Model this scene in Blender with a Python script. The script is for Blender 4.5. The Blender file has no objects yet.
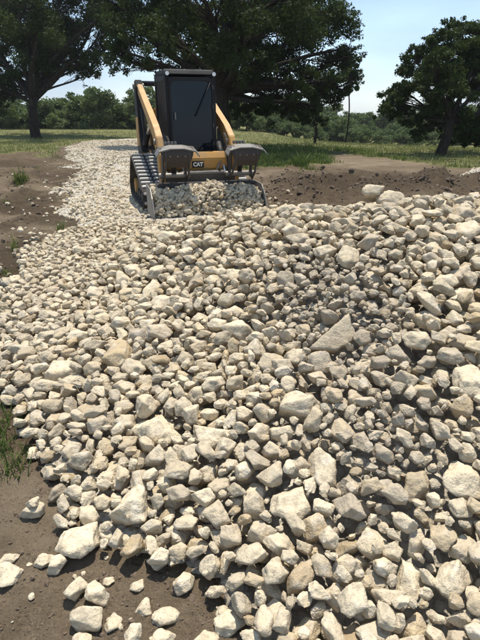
import bpy, bmesh, math, random
import numpy as np
from mathutils import Vector, Matrix, Quaternion

scene = bpy.context.scene
col = scene.collection
R = math.radians

# ------------------------------------------------------------------ camera, sky, sun, exposure
CAM_H, PITCH, FPX = 1.55, R(23.2), 480.0
cam_data = bpy.data.cameras.new('camera')
cam_data.sensor_fit = 'VERTICAL'; cam_data.sensor_height = 36.0; cam_data.lens = FPX / 640 * 36.0
cam_data.clip_start = 0.05; cam_data.clip_end = 3000
cam = bpy.data.objects.new('camera', cam_data); col.objects.link(cam)
cam.location = (0, 0, CAM_H); cam.rotation_euler = (math.pi / 2 - PITCH, 0, 0)
scene.camera = cam

SUN_EL, SUN_AZ = R(73), R(8)                       # azimuth measured from +Y towards +X
SUN = Vector((math.cos(SUN_EL) * math.sin(SUN_AZ), math.cos(SUN_EL) * math.cos(SUN_AZ), math.sin(SUN_EL)))
world = bpy.data.worlds.new('World'); scene.world = world; world.use_nodes = True
wn = world.node_tree; wn.nodes.clear()
w_out = wn.nodes.new('ShaderNodeOutputWorld'); w_bg = wn.nodes.new('ShaderNodeBackground')
w_sky = wn.nodes.new('ShaderNodeTexSky'); w_sky.sky_type = 'NISHITA'; w_sky.sun_disc = False
w_sky.sun_elevation = SUN_EL; w_sky.sun_rotation = SUN_AZ
w_sky.air_density = 1.0; w_sky.dust_density = 0.5; w_sky.ozone_density = 1.6
# thin high haze over the whole sky
w_tc = wn.nodes.new('ShaderNodeTexCoord'); w_mp = wn.nodes.new('ShaderNodeMapping'); w_mp.inputs['Scale'].default_value = (1.0, 1.0, 3.5)
w_no = wn.nodes.new('ShaderNodeTexNoise'); w_no.inputs['Scale'].default_value = 2.6; w_no.inputs['Detail'].default_value = 6
w_mr = wn.nodes.new('ShaderNodeMapRange'); w_mr.inputs[1].default_value = 0.38; w_mr.inputs[2].default_value = 0.72; w_mr.inputs[3].default_value = 0.50; w_mr.inputs[4].default_value = 0.85
w_mx = wn.nodes.new('ShaderNodeMix'); w_mx.data_type = 'RGBA'; w_mx.inputs[7].default_value = (1.7, 2.3, 3.1, 1)
wn.links.new(w_tc.outputs['Generated'], w_mp.inputs[0]); wn.links.new(w_mp.outputs[0], w_no.inputs['Vector']); wn.links.new(w_no.outputs['Fac'], w_mr.inputs[0])
wn.links.new(w_mr.outputs[0], w_mx.inputs[0]); wn.links.new(w_sky.outputs[0], w_mx.inputs[6])
wn.links.new(w_mx.outputs[2], w_bg.inputs[0]); w_bg.inputs[1].default_value = 0.15
wn.links.new(w_bg.outputs[0], w_out.inputs[0])
sun_data = bpy.data.lights.new('sun', 'SUN'); sun_data.energy = 3.8; sun_data.angle = R(0.53)
sun_data.color = (1.0, 0.935, 0.825)
sun = bpy.data.objects.new('sun', sun_data); col.objects.link(sun)
sun.rotation_euler = SUN.to_track_quat('Z', 'Y').to_euler(); sun.location = (8, 6, 20)
vs = scene.view_settings
vs.view_transform = 'Standard'; vs.look = 'None'; vs.exposure = 0.76; vs.gamma = 1.0; vs.use_curve_mapping = False
scene.render.engine = 'CYCLES'
scene.cycles.use_denoising = True

rng = np.random.default_rng(7)
random.seed(7)
CP, SP = math.cos(PITCH), math.sin(PITCH)

# ------------------------------------------------------------------ small maths
def at_height(px, py, h=0.0):
    """the point of the place at height h that the photograph shows at (px, py)"""
    u, v = (px - 240) / FPX, (320 - py) / FPX
    d = np.array([u, CP + v * SP, -SP + v * CP])
    return np.array([0, 0, CAM_H]) + d * ((h - CAM_H) / d[2])

def at_depth(px, py, t):
    u, v = (px - 240) / FPX, (320 - py) / FPX
    return np.array([0, 0, CAM_H]) + np.array([u, CP + v * SP, -SP + v * CP]) * t

def depth_of(p):
    return p[1] * CP + (CAM_H - p[2]) * SP

def smooth(e0, e1, x):
    t = np.clip((x - e0) / (e1 - e0), 0, 1)
    return t * t * (3 - 2 * t)

def _hash(ix, iy, iz):
    h = (ix * 374761393 + iy * 668265263 + iz * 1442695041) & 0xffffffff
    h = ((h ^ (h >> 13)) * 1274126177) & 0xffffffff
    h = ((h ^ (h >> 16)) * 2246822519) & 0xffffffff
    return ((h ^ (h >> 15)) & 0xffffff) / float(0xffffff) * 2 - 1

def vnoise(p):
    p = np.asarray(p, float)
    i = np.floor(p).astype(np.int64); f = p - i
    u = f * f * f * (f * (f * 6 - 15) + 10)
    out = 0
    for dx in (0, 1):
        wx = u[..., 0] if dx else 1 - u[..., 0]
        for dy in (0, 1):
            wy = u[..., 1] if dy else 1 - u[..., 1]
            for dz in (0, 1):
                wz = u[..., 2] if dz else 1 - u[..., 2]
                out = out + wx * wy * wz * _hash(i[..., 0] + dx, i[..., 1] + dy, i[..., 2] + dz)
    return out

def fbm(p, octaves=4, gain=0.5):
    p = np.asarray(p, float); a, s = 1.0, 0
    for k in range(octaves):
        s = s + a * vnoise(p + 17.3 * k); p = p * 2.03; a *= gain
    return s

def noise2(X, Y, scale, seed=0.0, octaves=4):
    return fbm(np.stack([X * scale, Y * scale, np.full_like(X, seed)], -1), octaves)

# ------------------------------------------------------------------ mesh + object helpers
def mesh_np(name, verts, faces, mat, smooth_shade=True, tint=None):
    verts = np.asarray(verts, np.float32); faces = np.asarray(faces, np.int32)
    me = bpy.data.meshes.new(name)
    k = faces.shape[1]
    me.vertices.add(len(verts)); me.vertices.foreach_set('co', verts.ravel())
    me.loops.add(faces.size); me.loops.foreach_set('vertex_index', faces.ravel())
    me.polygons.add(len(faces))
    me.polygons.foreach_set('loop_start', np.arange(0, faces.size, k, dtype=np.int32))
    me.polygons.foreach_set('use_smooth', np.full(len(faces), smooth_shade))
    if tint is not None:
        a = me.attributes.new('tint', 'FLOAT_COLOR', 'POINT')
        t = np.ones((len(verts), 4), np.float32); t[:, :3] = tint
        a.data.foreach_set('color', t.ravel())
    me.update(calc_edges=True)
    if mat: me.materials.append(mat)
    return me

def link(name, data, parent=None):
    o = bpy.data.objects.new(name, data); col.objects.link(o)
    if parent: o.parent = parent
    return o

def tag(o, label=None, cat=None, group=None, kind=None):
    if label: o['label'] = label
    if cat: o['category'] = cat
    if group: o['group'] = group
    if kind: o['kind'] = kind
    return o

def bm_obj(name, bm, mat, parent=None, smooth_shade=False):
    me = bpy.data.meshes.new(name)
    bmesh.ops.recalc_face_normals(bm, faces=bm.faces[:])
    bm.to_mesh(me); bm.free()
    me.materials.append(mat)
    if smooth_shade:
        for p in me.polygons: p.use_smooth = True
    return link(name, me, parent)

def add_box(bm, c, s, bevel=0.0, rot=None):
    m = Matrix.LocRotScale(Vector(c), rot, Vector(s))
    r = bmesh.ops.create_cube(bm, size=1.0, matrix=m)
    if bevel:
        es = list({e for v in r['verts'] for e in v.link_edges})
        bmesh.ops.bevel(bm, geom=es, offset=bevel, segments=2, affect='EDGES')
    return bm

def box(name, c, s, mat, parent, bevel=0.0, rot=None):
    return bm_obj(name, add_box(bmesh.new(), c, s, bevel, rot), mat, parent)

def add_prism(bm, prof, x0, x1, bevel=0.0):
    """a (y, z) outline extruded from x0 to x1"""
    a = [bm.verts.new((x0, y, z)) for y, z in prof]; b = [bm.verts.new((x1, y, z)) for y, z in prof]
    n = len(prof)
    fs = [bm.faces.new(a), bm.faces.new(b[::-1])]
    for i in range(n): fs.append(bm.faces.new((a[i], b[i], b[(i + 1) % n], a[(i + 1) % n])))
    if bevel:
        es = list({e for f in fs for e in f.edges})
        bmesh.ops.bevel(bm, geom=es, offset=bevel, segments=2, affect='EDGES')
    return bm

def prism(name, prof, x0, x1, mat, parent, bevel=0.0):
    return bm_obj(name, add_prism(bmesh.new(), prof, x0, x1, bevel), mat, parent)

def ribbon(points, w):
    """an outline of half-width w (a number or one for each point) round a (y, z) polyline"""
    L, Rr = [], []
    n = len(points)
    for i, (y, z) in enumerate(points):
        a = points[max(i - 1, 0)]; b = points[min(i + 1, n - 1)]
        d = Vector((b[0] - a[0], b[1] - a[1])).normalized()
        wi = w[i] if hasattr(w, '__len__') else w
        L.append((y - d.y * wi, z + d.x * wi)); Rr.append((y + d.y * wi, z - d.x * wi))
    return L + Rr[::-1]

def tube_np(pts, rad, sides=8):
    """verts, quads of a tube through pts with one radius for each point"""
    pts = np.asarray(pts, float); n = len(pts)
    V, F = [], []
    up = np.array([0.13, 0.21, 0.97])
    for i in range(n):
        d = pts[min(i + 1, n - 1)] - pts[max(i - 1, 0)]; d = d / (np.linalg.norm(d) + 1e-9)
        ref = up if abs(d @ up) < 0.9 else np.array([1.0, 0.1, 0.0])
        a = np.cross(d, ref); a /= np.linalg.norm(a); b = np.cross(d, a)
        for k in range(sides):
            t = 2 * math.pi * k / sides
            V.append(pts[i] + (a * math.cos(t) + b * math.sin(t)) * rad[i])
    for i in range(n - 1):
        for k in range(sides):
            k2 = (k + 1) % sides
            F.append((i * sides + k, i * sides + k2, (i + 1) * sides + k2, (i + 1) * sides + k))
    V.append(pts[0]); V.append(pts[-1])
    for k in range(0, sides, 2):
        F.append((len(V) - 2, (k + 2) % sides, k + 1, k))
        o = (n - 1) * sides
        F.append((len(V) - 1, o + k, o + k + 1, o + (k + 2) % sides))
    return np.array(V), np.array(F)

def tube(name, pts, r, mat, parent, sides=10):
    V, F = tube_np(pts, [r] * len(pts) if not hasattr(r, '__len__') else r, sides)
    return link(name, mesh_np(name, V, F, mat), parent)

def disc_cyl(name, c, r, x0, x1, mat, parent, seg=24, bevel=0.012):
    prof = [(c[0] + r * math.cos(2 * math.pi * k / seg), c[1] + r * math.sin(2 * math.pi * k / seg)) for k in range(seg)]
    return prism(name, prof, x0, x1, mat, parent, bevel)

class Batch:
    def __init__(self): self.V, self.F, self.T, self.n = [], [], [], 0
    def add(self, V, F, tint=None):
        self.V.append(V); self.F.append(F + self.n); self.n += len(V)
        if tint is not None: self.T.append(np.broadcast_to(np.asarray(tint, np.float32), (len(V), 3)))
    def mesh(self, name, mat, smooth_shade=True):
        return mesh_np(name, np.concatenate(self.V), np.concatenate(self.F), mat, smooth_shade,
                       np.concatenate(self.T) if self.T else None)

# ------------------------------------------------------------------ materials
class Mat:
    def __init__(self, name):
        self.m = bpy.data.materials.new(name); self.m.use_nodes = True
        self.t = self.m.node_tree; self.t.nodes.clear()
        self.out = self.n('ShaderNodeOutputMaterial')
        self.b = self.n('ShaderNodeBsdfPrincipled'); self.l(self.b.outputs[0], self.out.inputs[0])
        self.pos = self.n('ShaderNodeNewGeometry').outputs['Position']
    def n(self, t): return self.t.nodes.new(t)
    def l(self, a, b): self.t.links.new(a, b)
    def put(self, sock, v):
        if isinstance(v, bpy.types.NodeSocket): self.l(v, sock)
        else: sock.default_value = v
    def noise(self, scale, detail=4, rough=0.55, vec=None, dist=0.0):
        x = self.n('ShaderNodeTexNoise'); x.inputs['Scale'].default_value = scale
        x.inputs['Detail'].default_value = detail; x.inputs['Roughness'].default_value = rough
        x.inputs['Distortion'].default_value = dist
        self.l(vec or self.pos, x.inputs['Vector']); return x.outputs['Fac']
    def voronoi(self, scale, feature='F1', out='Distance', vec=None):
        x = self.n('ShaderNodeTexVoronoi'); x.feature = feature; x.inputs['Scale'].default_value = scale
        self.l(vec or self.pos, x.inputs['Vector']); return x.outputs[out]
    def ramp(self, fac, stops):
        x = self.n('ShaderNodeValToRGB'); e = x.color_ramp.elements
        while len(e) < len(stops): e.new(0.5)
        for el, (p, c) in zip(e, stops):
            el.position = p; el.color = (c, c, c, 1) if not hasattr(c, '__len__') else (*c, 1)
        self.l(fac, x.inputs[0]); return x.outputs[0]
    def mix(self, fac, a, b, mode='MIX'):
        x = self.n('ShaderNodeMix'); x.data_type = 'RGBA'; x.blend_type = mode
        self.put(x.inputs[0], fac)
        for s, v in ((x.inputs[6], a), (x.inputs[7], b)):
            self.put(s, (*v, 1) if isinstance(v, tuple) and len(v) == 3 else v)
        return x.outputs[2]
    def math(self, op, a, b=0.0):
        x = self.n('ShaderNodeMath'); x.operation = op
        self.put(x.inputs[0], a); self.put(x.inputs[1], b); return x.outputs[0]
    def attr(self, name):
        x = self.n('ShaderNodeAttribute'); x.attribute_name = name
        s = self.n('ShaderNodeSeparateColor'); self.l(x.outputs['Color'], s.inputs[0]); return s.outputs
    def bump(self, h, strength, dist, prev=None):
        x = self.n('ShaderNodeBump'); x.inputs['Strength'].default_value = strength
        x.inputs['Distance'].default_value = dist; self.l(h, x.inputs['Height'])
        if prev: self.l(prev, x.inputs['Normal'])
        return x.outputs[0]
    def finish(self, colour, rough=0.8, normal=None, metal=0.0, spec=0.35):
        self.put(self.b.inputs['Base Color'], (*colour, 1) if isinstance(colour, tuple) else colour)
        self.put(self.b.inputs['Roughness'], rough); self.put(self.b.inputs['Metallic'], metal)
        self.b.inputs['Specular IOR Level'].default_value = spec
        if normal: self.l(normal, self.b.inputs['Normal'])
        return self.m

def make_limestone():
    m = Mat('limestone')
    r, g, b = m.attr('tint')[:3]
    base = m.ramp(r, [(0.0, (0.415, 0.342, 0.258)), (0.3, (0.57, 0.475, 0.335)), (0.62, (0.65, 0.552, 0.392)),
                      (0.86, (0.53, 0.43, 0.280)), (1.0, (0.46, 0.345, 0.20))])
    big = m.noise(7, 4, 0.6); mid = m.noise(34, 5, 0.62)
    base = m.mix(m.ramp(big, [(0.50, 0.0), (0.70, 0.55)]), base, (0.50, 0.39, 0.25))
    base = m.mix(m.ramp(mid, [(0.34, 0.75), (0.52, 0.0)]), base, (0.35, 0.295, 0.215))
    base = m.mix(m.ramp(m.noise(15, 3), [(0.56, 0.0), (0.74, 0.75)]), base, (0.68, 0.61, 0.50))
    pits = m.ramp(m.voronoi(85), [(0.06, 0.0), (0.22, 1.0)])
    base = m.mix(m.math('MULTIPLY', m.math('SUBTRACT', 1.0, pits), m.ramp(m.noise(5, 2), [(0.42, 0.0), (0.7, 0.45)])), base, (0.20, 0.165, 0.125))
    base = m.mix(m.math('MULTIPLY', b, m.ramp(m.noise(22, 4), [(0.3, 0.45), (0.7, 1.0)])), base, (0.30, 0.255, 0.205))
    base = m.mix(1.0, base, m.ramp(g, [(0.0, 0.62), (1.0, 1.0)]), 'MULTIPLY')
    h = m.math('ADD', m.math('MULTIPLY', mid, 0.7), m.math('MULTIPLY', m.noise(120, 4, 0.65), 0.35))
    h = m.math('ADD', h, m.math('MULTIPLY', pits, 0.15))
    h = m.math('ADD', h, m.math('MULTIPLY', m.noise(13, 3, 0.5), 0.9))
    nrm = m.bump(h, 0.85, 0.015)
    return m.finish(base, 0.93, nrm, spec=0.15)

def make_ground():
    m = Mat('soil_and_turf')
    r, g, b = m.attr('tint')[:3]                     # r turf cover, g moist dark soil, b pale dusty crust
    n1, n2, n3 = m.noise(1.6, 5, 0.6), m.noise(9, 5, 0.65), m.noise(55, 5, 0.7)
    soil = m.ramp(n2, [(0.3, (0.086, 0.062, 0.039)), (0.52, (0.148, 0.109, 0.069)), (0.74, (0.232, 0.180, 0.120))])
    soil = m.mix(m.ramp(n3, [(0.42, 0.55), (0.56, 0.0)]), soil, (0.082, 0.057, 0.038))
    soil = m.mix(m.math('MULTIPLY', b, m.ramp(n1, [(0.35, 0.3), (0.65, 1.0)])), soil, (0.252, 0.198, 0.134))
    soil = m.mix(m.math('MULTIPLY', g, m.ramp(n2, [(0.3, 0.5), (0.6, 1.0)])), soil, (0.064, 0.046, 0.029))
    grit = m.ramp(m.voronoi(95), [(0.10, 1.0), (0.2, 0.0)])
    soil = m.mix(m.math('MULTIPLY', m.math('MULTIPLY', grit, 0.6), m.ramp(m.noise(4, 3), [(0.5, 0.0), (0.65, 1.0)])), soil, (0.36, 0.31, 0.25))
    turf = m.ramp(n2, [(0.3, (0.070, 0.085, 0.028)), (0.52, (0.150, 0.150, 0.058)), (0.75, (0.270, 0.240, 0.120))])
    turf = m.mix(m.ramp(m.noise(0.35, 4), [(0.4, 0.0), (0.65, 0.6)]), turf, (0.20, 0.185, 0.085))
    fac = m.ramp(m.math('ADD', r, m.math('MULTIPLY', m.math('SUBTRACT', n2, 0.5), 0.5)), [(0.40, 0.0), (0.58, 1.0)])
    colr = m.mix(fac, soil, turf)
    h = m.math('ADD', m.math('MULTIPLY', n2, 1.0), m.math('MULTIPLY', n3, 0.45))
    nrm = m.bump(h, 1.0, 0.06)
    crumb = m.ramp(m.voronoi(48), [(0.0, 1.0), (0.55, 0.0)])
    nrm = m.bump(m.math('MULTIPLY', crumb, m.ramp(m.noise(6, 3), [(0.4, 0.0), (0.6, 1.0)])), 0.9, 0.014, nrm)
    nrm = m.bump(m.noise(150, 5, 0.75), 0.8, 0.010, nrm)
    return m.finish(colr, 0.96, nrm, spec=0.1)

def make_gravel(name, dark=0.0):
    m = Mat(name)
    cells = m.n('ShaderNodeTexVoronoi'); cells.inputs['Scale'].default_value = 19
    m.l(m.pos, cells.inputs['Vector'])
    s = m.n('ShaderNodeSeparateColor'); m.l(cells.outputs['Color'], s.inputs[0])
    c = m.ramp(s.outputs[0], [(0, (0.37, 0.33, 0.265)), (0.5, (0.50, 0.455, 0.37)), (1, (0.60, 0.56, 0.47))])
    c = m.mix(m.ramp(cells.outputs['Distance'], [(0.45, 0.0), (0.8, 0.75)]), c, (0.26, 0.22, 0.17))
    c = m.mix(m.ramp(m.noise(1.3, 4), [(0.45, 0.0), (0.7, 0.45)]), c, (0.30, 0.25, 0.195))
    if dark: c = m.mix(dark, c, (0.22, 0.185, 0.14))
    h = m.math('SUBTRACT', 1.0, cells.outputs['Distance'])
    nrm = m.bump(h, 1.0, 0.05); nrm = m.bump(m.noise(60, 4), 0.6, 0.02, nrm)
    return m.finish(c, 0.95, nrm, spec=0.1)

def make_leaf(name, stops, transl=0.35):
    m = Mat(name)
    r, g, b = m.attr('tint')[:3]
    c = m.ramp(r, stops)
    m.finish(c, 0.7, spec=0.12)
    tr = m.n('ShaderNodeBsdfTranslucent'); m.l(m.mix(0.5, c, (0.14, 0.20, 0.03)), tr.inputs[0])
    mx = m.n('ShaderNodeMixShader'); mx.inputs[0].default_value = transl
    m.l(m.b.outputs[0], mx.inputs[1]); m.l(tr.outputs[0], mx.inputs[2]); m.l(mx.outputs[0], m.out.inputs[0])
    return m.m

def make_bark():
    m = Mat('bark')
    mp = m.n('ShaderNodeMapping'); mp.inputs['Scale'].default_value = (1, 1, 0.22); m.l(m.pos, mp.inputs[0])
    v = m.noise(16, 5, 0.6, mp.outputs[0])
    c = m.ramp(v, [(0.3, (0.014, 0.011, 0.009)), (0.6, (0.042, 0.034, 0.027)), (0.8, (0.085, 0.072, 0.058))])
    return m.finish(c, 0.95, m.bump(v, 1.0, 0.06), spec=0.1)

def make_paint(name, colour, rough=0.42, dirt=0.45, metal=0.0, dirtcol=(0.24, 0.205, 0.16), spec=0.4):
    m = Mat(name)
    tc = m.n('ShaderNodeTexCoord').outputs['Object']
    n1, n2 = m.noise(5, 5, 0.65, tc), m.noise(38, 4, 0.6, tc)
    f = m.math('MULTIPLY', m.ramp(n1, [(0.38, 0.15), (0.68, 1.0)]), dirt)
    c = m.mix(f, colour, dirtcol)
    c = m.mix(m.ramp(n2, [(0.60, 0.0), (0.70, 0.5 * min(1, dirt + 0.2))]), c, tuple(x * 0.4 for x in colour))
    rr = m.ramp(n1, [(0.3, rough), (0.7, min(1, rough + 0.3))])
    return m.finish(c, rr, m.bump(n2, 0.15, 0.004), metal, spec)

M = {
    'limestone': make_limestone(), 'ground': make_ground(), 'gravel': make_gravel('crushed_stone'),
    'core': make_gravel('rubble_fines', 0.12), 'bark': make_bark(),
    'oak': make_leaf('oak_leaf', [(0, (0.014, 0.026, 0.008)), (0.55, (0.026, 0.044, 0.012)), (1, (0.066, 0.092, 0.028))], 0.14),
    'brush': make_leaf('brush_leaf', [(0, (0.055, 0.080, 0.032)), (0.55, (0.105, 0.140, 0.058)), (1, (0.175, 0.205, 0.100))], 0.3),
    'grass': make_leaf('grass_blade', [(0, (0.045, 0.080, 0.018)), (0.45, (0.095, 0.130, 0.036)), (0.75, (0.20, 0.20, 0.075)), (1, (0.38, 0.33, 0.17))], 0.3),
    'yellow': make_paint('machine_yellow', (0.52, 0.265, 0.052), 0.45, 0.55),
    'black': make_paint('black_paint', (0.008, 0.008, 0.009), 0.55, 0.05),
    'dark_steel': make_paint('worn_dark_steel', (0.035, 0.032, 0.030), 0.5, 0.45, 0.0, (0.15, 0.125, 0.10)),
    'worn_steel': make_paint('scoured_steel', (0.24, 0.225, 0.205), 0.42, 0.35, 0.55, (0.22, 0.19, 0.155)),
    'rusty_steel': make_paint('rusty_steel', (0.042, 0.030, 0.022), 0.65, 0.5, 0.0, (0.085, 0.062, 0.045)),
    'lip_steel': make_paint('sunlit_scuffed_steel', (0.13, 0.122, 0.112), 0.45, 0.4, 0.3, (0.17, 0.145, 0.115)),  # worn steel, paler than the jaw: sunlight on the lip put into the colour
    'rubber': make_paint('dusty_rubber', (0.020, 0.019, 0.018), 0.75, 0.55, 0.0, (0.14, 0.12, 0.10), 0.25),
    'grouser': make_paint('sunlit_track_lug', (0.48, 0.465, 0.44), 0.36, 0.5, 0.0, (0.33, 0.30, 0.26), 0.5),  # dusty rubber lugs with the sun's shine put into their pale colour
    'chrome': make_paint('chrome_rod', (0.62, 0.62, 0.62), 0.15, 0.15, 1.0),
    'seat': make_paint('seat_vinyl', (0.02, 0.02, 0.022), 0.6, 0.1),
    'white': make_paint('white_decal', (0.78, 0.78, 0.76), 0.4, 0.12),
    'clod': make_paint('dry_soil_clod', (0.110, 0.080, 0.058), 0.95, 0.5, 0.0, (0.19, 0.146, 0.108), 0.1),
}
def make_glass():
    m = Mat('sky_tinted_glass')
    m.finish((0.008, 0.015, 0.028), 0.03, spec=0.5)  # dark glass with the blue sky reflection put into its base colour
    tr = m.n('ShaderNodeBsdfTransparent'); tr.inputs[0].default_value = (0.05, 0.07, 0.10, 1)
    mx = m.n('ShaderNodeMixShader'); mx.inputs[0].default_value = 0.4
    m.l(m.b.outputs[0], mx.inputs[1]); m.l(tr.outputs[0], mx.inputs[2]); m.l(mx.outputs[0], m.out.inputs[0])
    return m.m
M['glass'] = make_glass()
def make_lens():
    m = Mat('lamp_lens'); return m.finish((0.85, 0.85, 0.83), 0.15, spec=0.6)
M['lens'] = make_lens()

# ------------------------------------------------------------------ the lie of the land
def seg_dist(X, Y, pts):
    d = np.full(X.shape, 1e9)
    for (ax, ay), (bx, by) in zip(pts[:-1], pts[1:]):
        vx, vy = bx - ax, by - ay
        t = np.clip(((X - ax) * vx + (Y - ay) * vy) / (vx * vx + vy * vy), 0, 1)
        d = np.minimum(d, np.hypot(X - ax - t * vx, Y - ay - t * vy))
    return d

ROAD = [(0.1, 3.2), (-0.55, 5.5), (-1.0, 7.5), (-1.65, 10.5), (-3.15, 15.0), (-5.2, 20.5), (-7.0, 26.0), (-7.5, 30.5), (-6.3, 33.5), (-5.0, 35.0)]
ROAD_HALF = 1.75
PATCH = (8.1, 13.2)

def macro_z(X, Y):
    z = -2.1 * smooth(-4, 18, X) * smooth(20, 60, Y)
    z = z + 0.05 * noise2(X, Y, 0.22, 3.1, 2) * smooth(6, 14, Y)
    z = z + 0.26 * np.maximum(0, noise2(X, Y, 1.5, 7.7, 4)) * np.exp(-((Y - 11.6) / 2.0) ** 2) * smooth(0.2, 1.4, X)
    z = z + 0.08 * np.exp(-((Y - 10.8 - 0.12 * X) / 0.6) ** 2) * smooth(0.3, 1.6, X)
    z = z + 0.30 * np.exp(-((X + 8.4) / 0.9) ** 2 - ((Y - 17.5) / 1.1) ** 2)
    return z

def ground_z(X, Y):
    X = np.asarray(X, float); Y = np.asarray(Y, float)
    near = 1 - smooth(7, 22, Y)
    z = macro_z(X, Y)
    z = z + near * (0.016 * noise2(X, Y, 3.2, 1.0, 3) + 0.013 * np.abs(noise2(X, Y, 9.0, 5.0, 3)) * smooth(-.3, .4, noise2(X, Y, 1.7, 15.0, 2)) + 0.007 * noise2(X, Y, 19.0, 8.0, 2))
    rough = smooth(4.5, 7, Y) * (1 - smooth(13, 17, Y)) * smooth(0.2, 1.2, np.abs(X + 1.2) - 1.4)
    z = z + rough * (0.11 * np.abs(noise2(X, Y, 2.2, 9.0, 4)) + 0.12 * np.maximum(0, noise2(X, Y, 1.1, 19.0, 3)))
    # two wheel ruts in the bare soil beside the stone
    for off in (0.0, 0.9):
        z = z - 0.035 * np.exp(-((X + 3.1 + off + 0.18 * (Y - 4)) / 0.14) ** 2) * smooth(2.2, 3.5, Y) * (1 - smooth(9, 12, Y))
    return z

def turf_cover(X, Y):
    edge = 14.6 + 1.3 * noise2(X, Y, 0.33, 2.2, 3) + 1.6 * noise2(X, Y, 1.1, 12.2, 3)
    edge = edge + 6.5 * (1 - smooth(-9, -2, X)) + 7.0 * np.exp(-((X - 4.4) / 1.5) ** 2) + 1.0 * smooth(4, 8, X)
    t = smooth(-1.2, 1.6, Y - edge)
    t = np.maximum(t, 0.55 * np.exp(-((X + 1.45) / 0.28) ** 2 - ((Y - 2.15) / 0.5) ** 2))
    return np.where(seg_dist(X, Y, ROAD) < 2.3, np.minimum(t, smooth(1.9, 2.4, seg_dist(X, Y, ROAD))), t)

def axis(dense0, dense1, step, lo, hi, growth):
    a = list(np.arange(dense0, dense1, step)); s = step
    while a[-1] < hi: s *= growth; a.append(a[-1] + s)
    s = step; b = [dense0]
    while b[-1] > lo: s *= growth; b.append(b[-1] - s)
    return np.array(sorted(b[1:]) + a)

gx = axis(-2.4, 0.2, 0.026, -420, 420, 1.058)
gy = axis(0.85, 3.4, 0.026, -60, 900, 1.030)
GX, GY = np.meshgrid(gx, gy)
GZ = ground_z(GX, GY)
turf = turf_cover(GX, GY)
moist = np.clip(np.exp(-((GY - 11.4 - 0.1 * GX) / 2.6) ** 2) * smooth(0.2, 1.5, GX) * 0.95 + 0.9 * smooth(0.05, 0.4, noise2(GX, GY, 0.75, 4.0, 4)) * smooth(3, 5, GY) * (1 - smooth(0, 1, GX)), 0, 1)
pale = np.clip(0.85 * smooth(-0.15, 0.45, noise2(GX, GY, 0.8, 6.0, 3)) + 0.45 * np.exp(-((GY - 16.5) / 2.2) ** 2) * smooth(2, 4, GX), 0, 1)
idx = np.arange(GX.size).reshape(GX.shape)
gf = np.stack([idx[:-1, :-1], idx[:-1, 1:], idx[1:, 1:], idx[1:, :-1]], -1).reshape(-1, 4)
g_me = mesh_np('ground', np.stack([GX, GY, GZ], -1).reshape(-1, 3), gf, M['ground'], True,
               np.stack([turf, moist, pale], -1).reshape(-1, 3))
tag(link('ground', g_me), 'bare brown soil running into a grassy field', kind='structure')

def road_profile(X, Y):
    """height of the spread stone above the soil"""
    d = seg_dist(X, Y, ROAD) + 0.35 * noise2(X, Y, 0.7, 11.0, 3)
    h = 0.12 * (1 - smooth(ROAD_HALF - 0.45, ROAD_HALF + 0.25, d)) - 0.03
    d2 = np.hypot((X - PATCH[0]) / 2.6, (Y - PATCH[1]) / 0.75) + 0.2 * noise2(X, Y, 1.2, 13.0, 3)
    return np.maximum(h, 0.11 * (1 - smooth(0.75, 1.05, d2)) - 0.03)

def road_sheet(name, xs, ys, label):
    X, Y = np.meshgrid(xs, ys)
    h = road_profile(X, Y)
    Z = ground_z(X, Y) + h + 0.02 * noise2(X, Y, 4.0, 2.0, 3) * (h > 0)
    i = np.arange(X.size).reshape(X.shape)
    f = np.stack([i[:-1, :-1], i[:-1, 1:], i[1:, 1:], i[1:, :-1]], -1)
    keep = (np.maximum.reduce([h[:-1, :-1], h[:-1, 1:], h[1:, 1:], h[1:, :-1]]) > -0.025)
    f = f[keep].reshape(-1, 4)
    used = np.unique(f); remap = np.full(X.size, -1); remap[used] = np.arange(len(used))
    tag(link(name, mesh_np(name, np.stack([X, Y, Z], -1).reshape(-1, 3)[used], remap[f], M['gravel'])), label, kind='structure')

road_sheet('gravel_road', np.arange(-11, 12, 0.12), np.arange(4.0, 42, 0.14), 'pale crushed stone track curving away past the loader')
road_sheet('gravel_pad', np.arange(5, 12, 0.1), np.arange(12, 14.6, 0.1), 'strip of pale crushed stone on the soil beyond the heap')

# ------------------------------------------------------------------ rocks: shapes
_cs = {}
def cube_sphere(n):
    if n in _cs: return _cs[n]
    t = np.tan(np.linspace(-1, 1, n + 1) * math.pi / 4)
    A, B = np.meshgrid(t, t, indexing='ij')
    P, F, off = [], [], 0
    one = np.ones_like(A)
    for k, sgn in [(0, 1), (0, -1), (1, 1), (1, -1), (2, 1), (2, -1)]:
        c = [None] * 3; c[k] = one * sgn; c[(k + 1) % 3] = A; c[(k + 2) % 3] = B * sgn
        P.append(np.stack(c, -1).reshape(-1, 3))
        i = np.arange((n + 1) ** 2).reshape(n + 1, n + 1) + off
        F.append(np.stack([i[:-1, :-1], i[1:, :-1], i[1:, 1:], i[:-1, 1:]], -1).reshape(-1, 4)); off += (n + 1) ** 2
    P = np.concatenate(P); F = np.concatenate(F)
    key = np.round(P, 5)
    _, first, inv = np.unique(key, axis=0, return_index=True, return_inverse=True)
    D = P[first]; D /= np.linalg.norm(D, axis=1)[:, None]
    _cs[n] = (D, inv.reshape(-1)[F]); return _cs[n]

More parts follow.
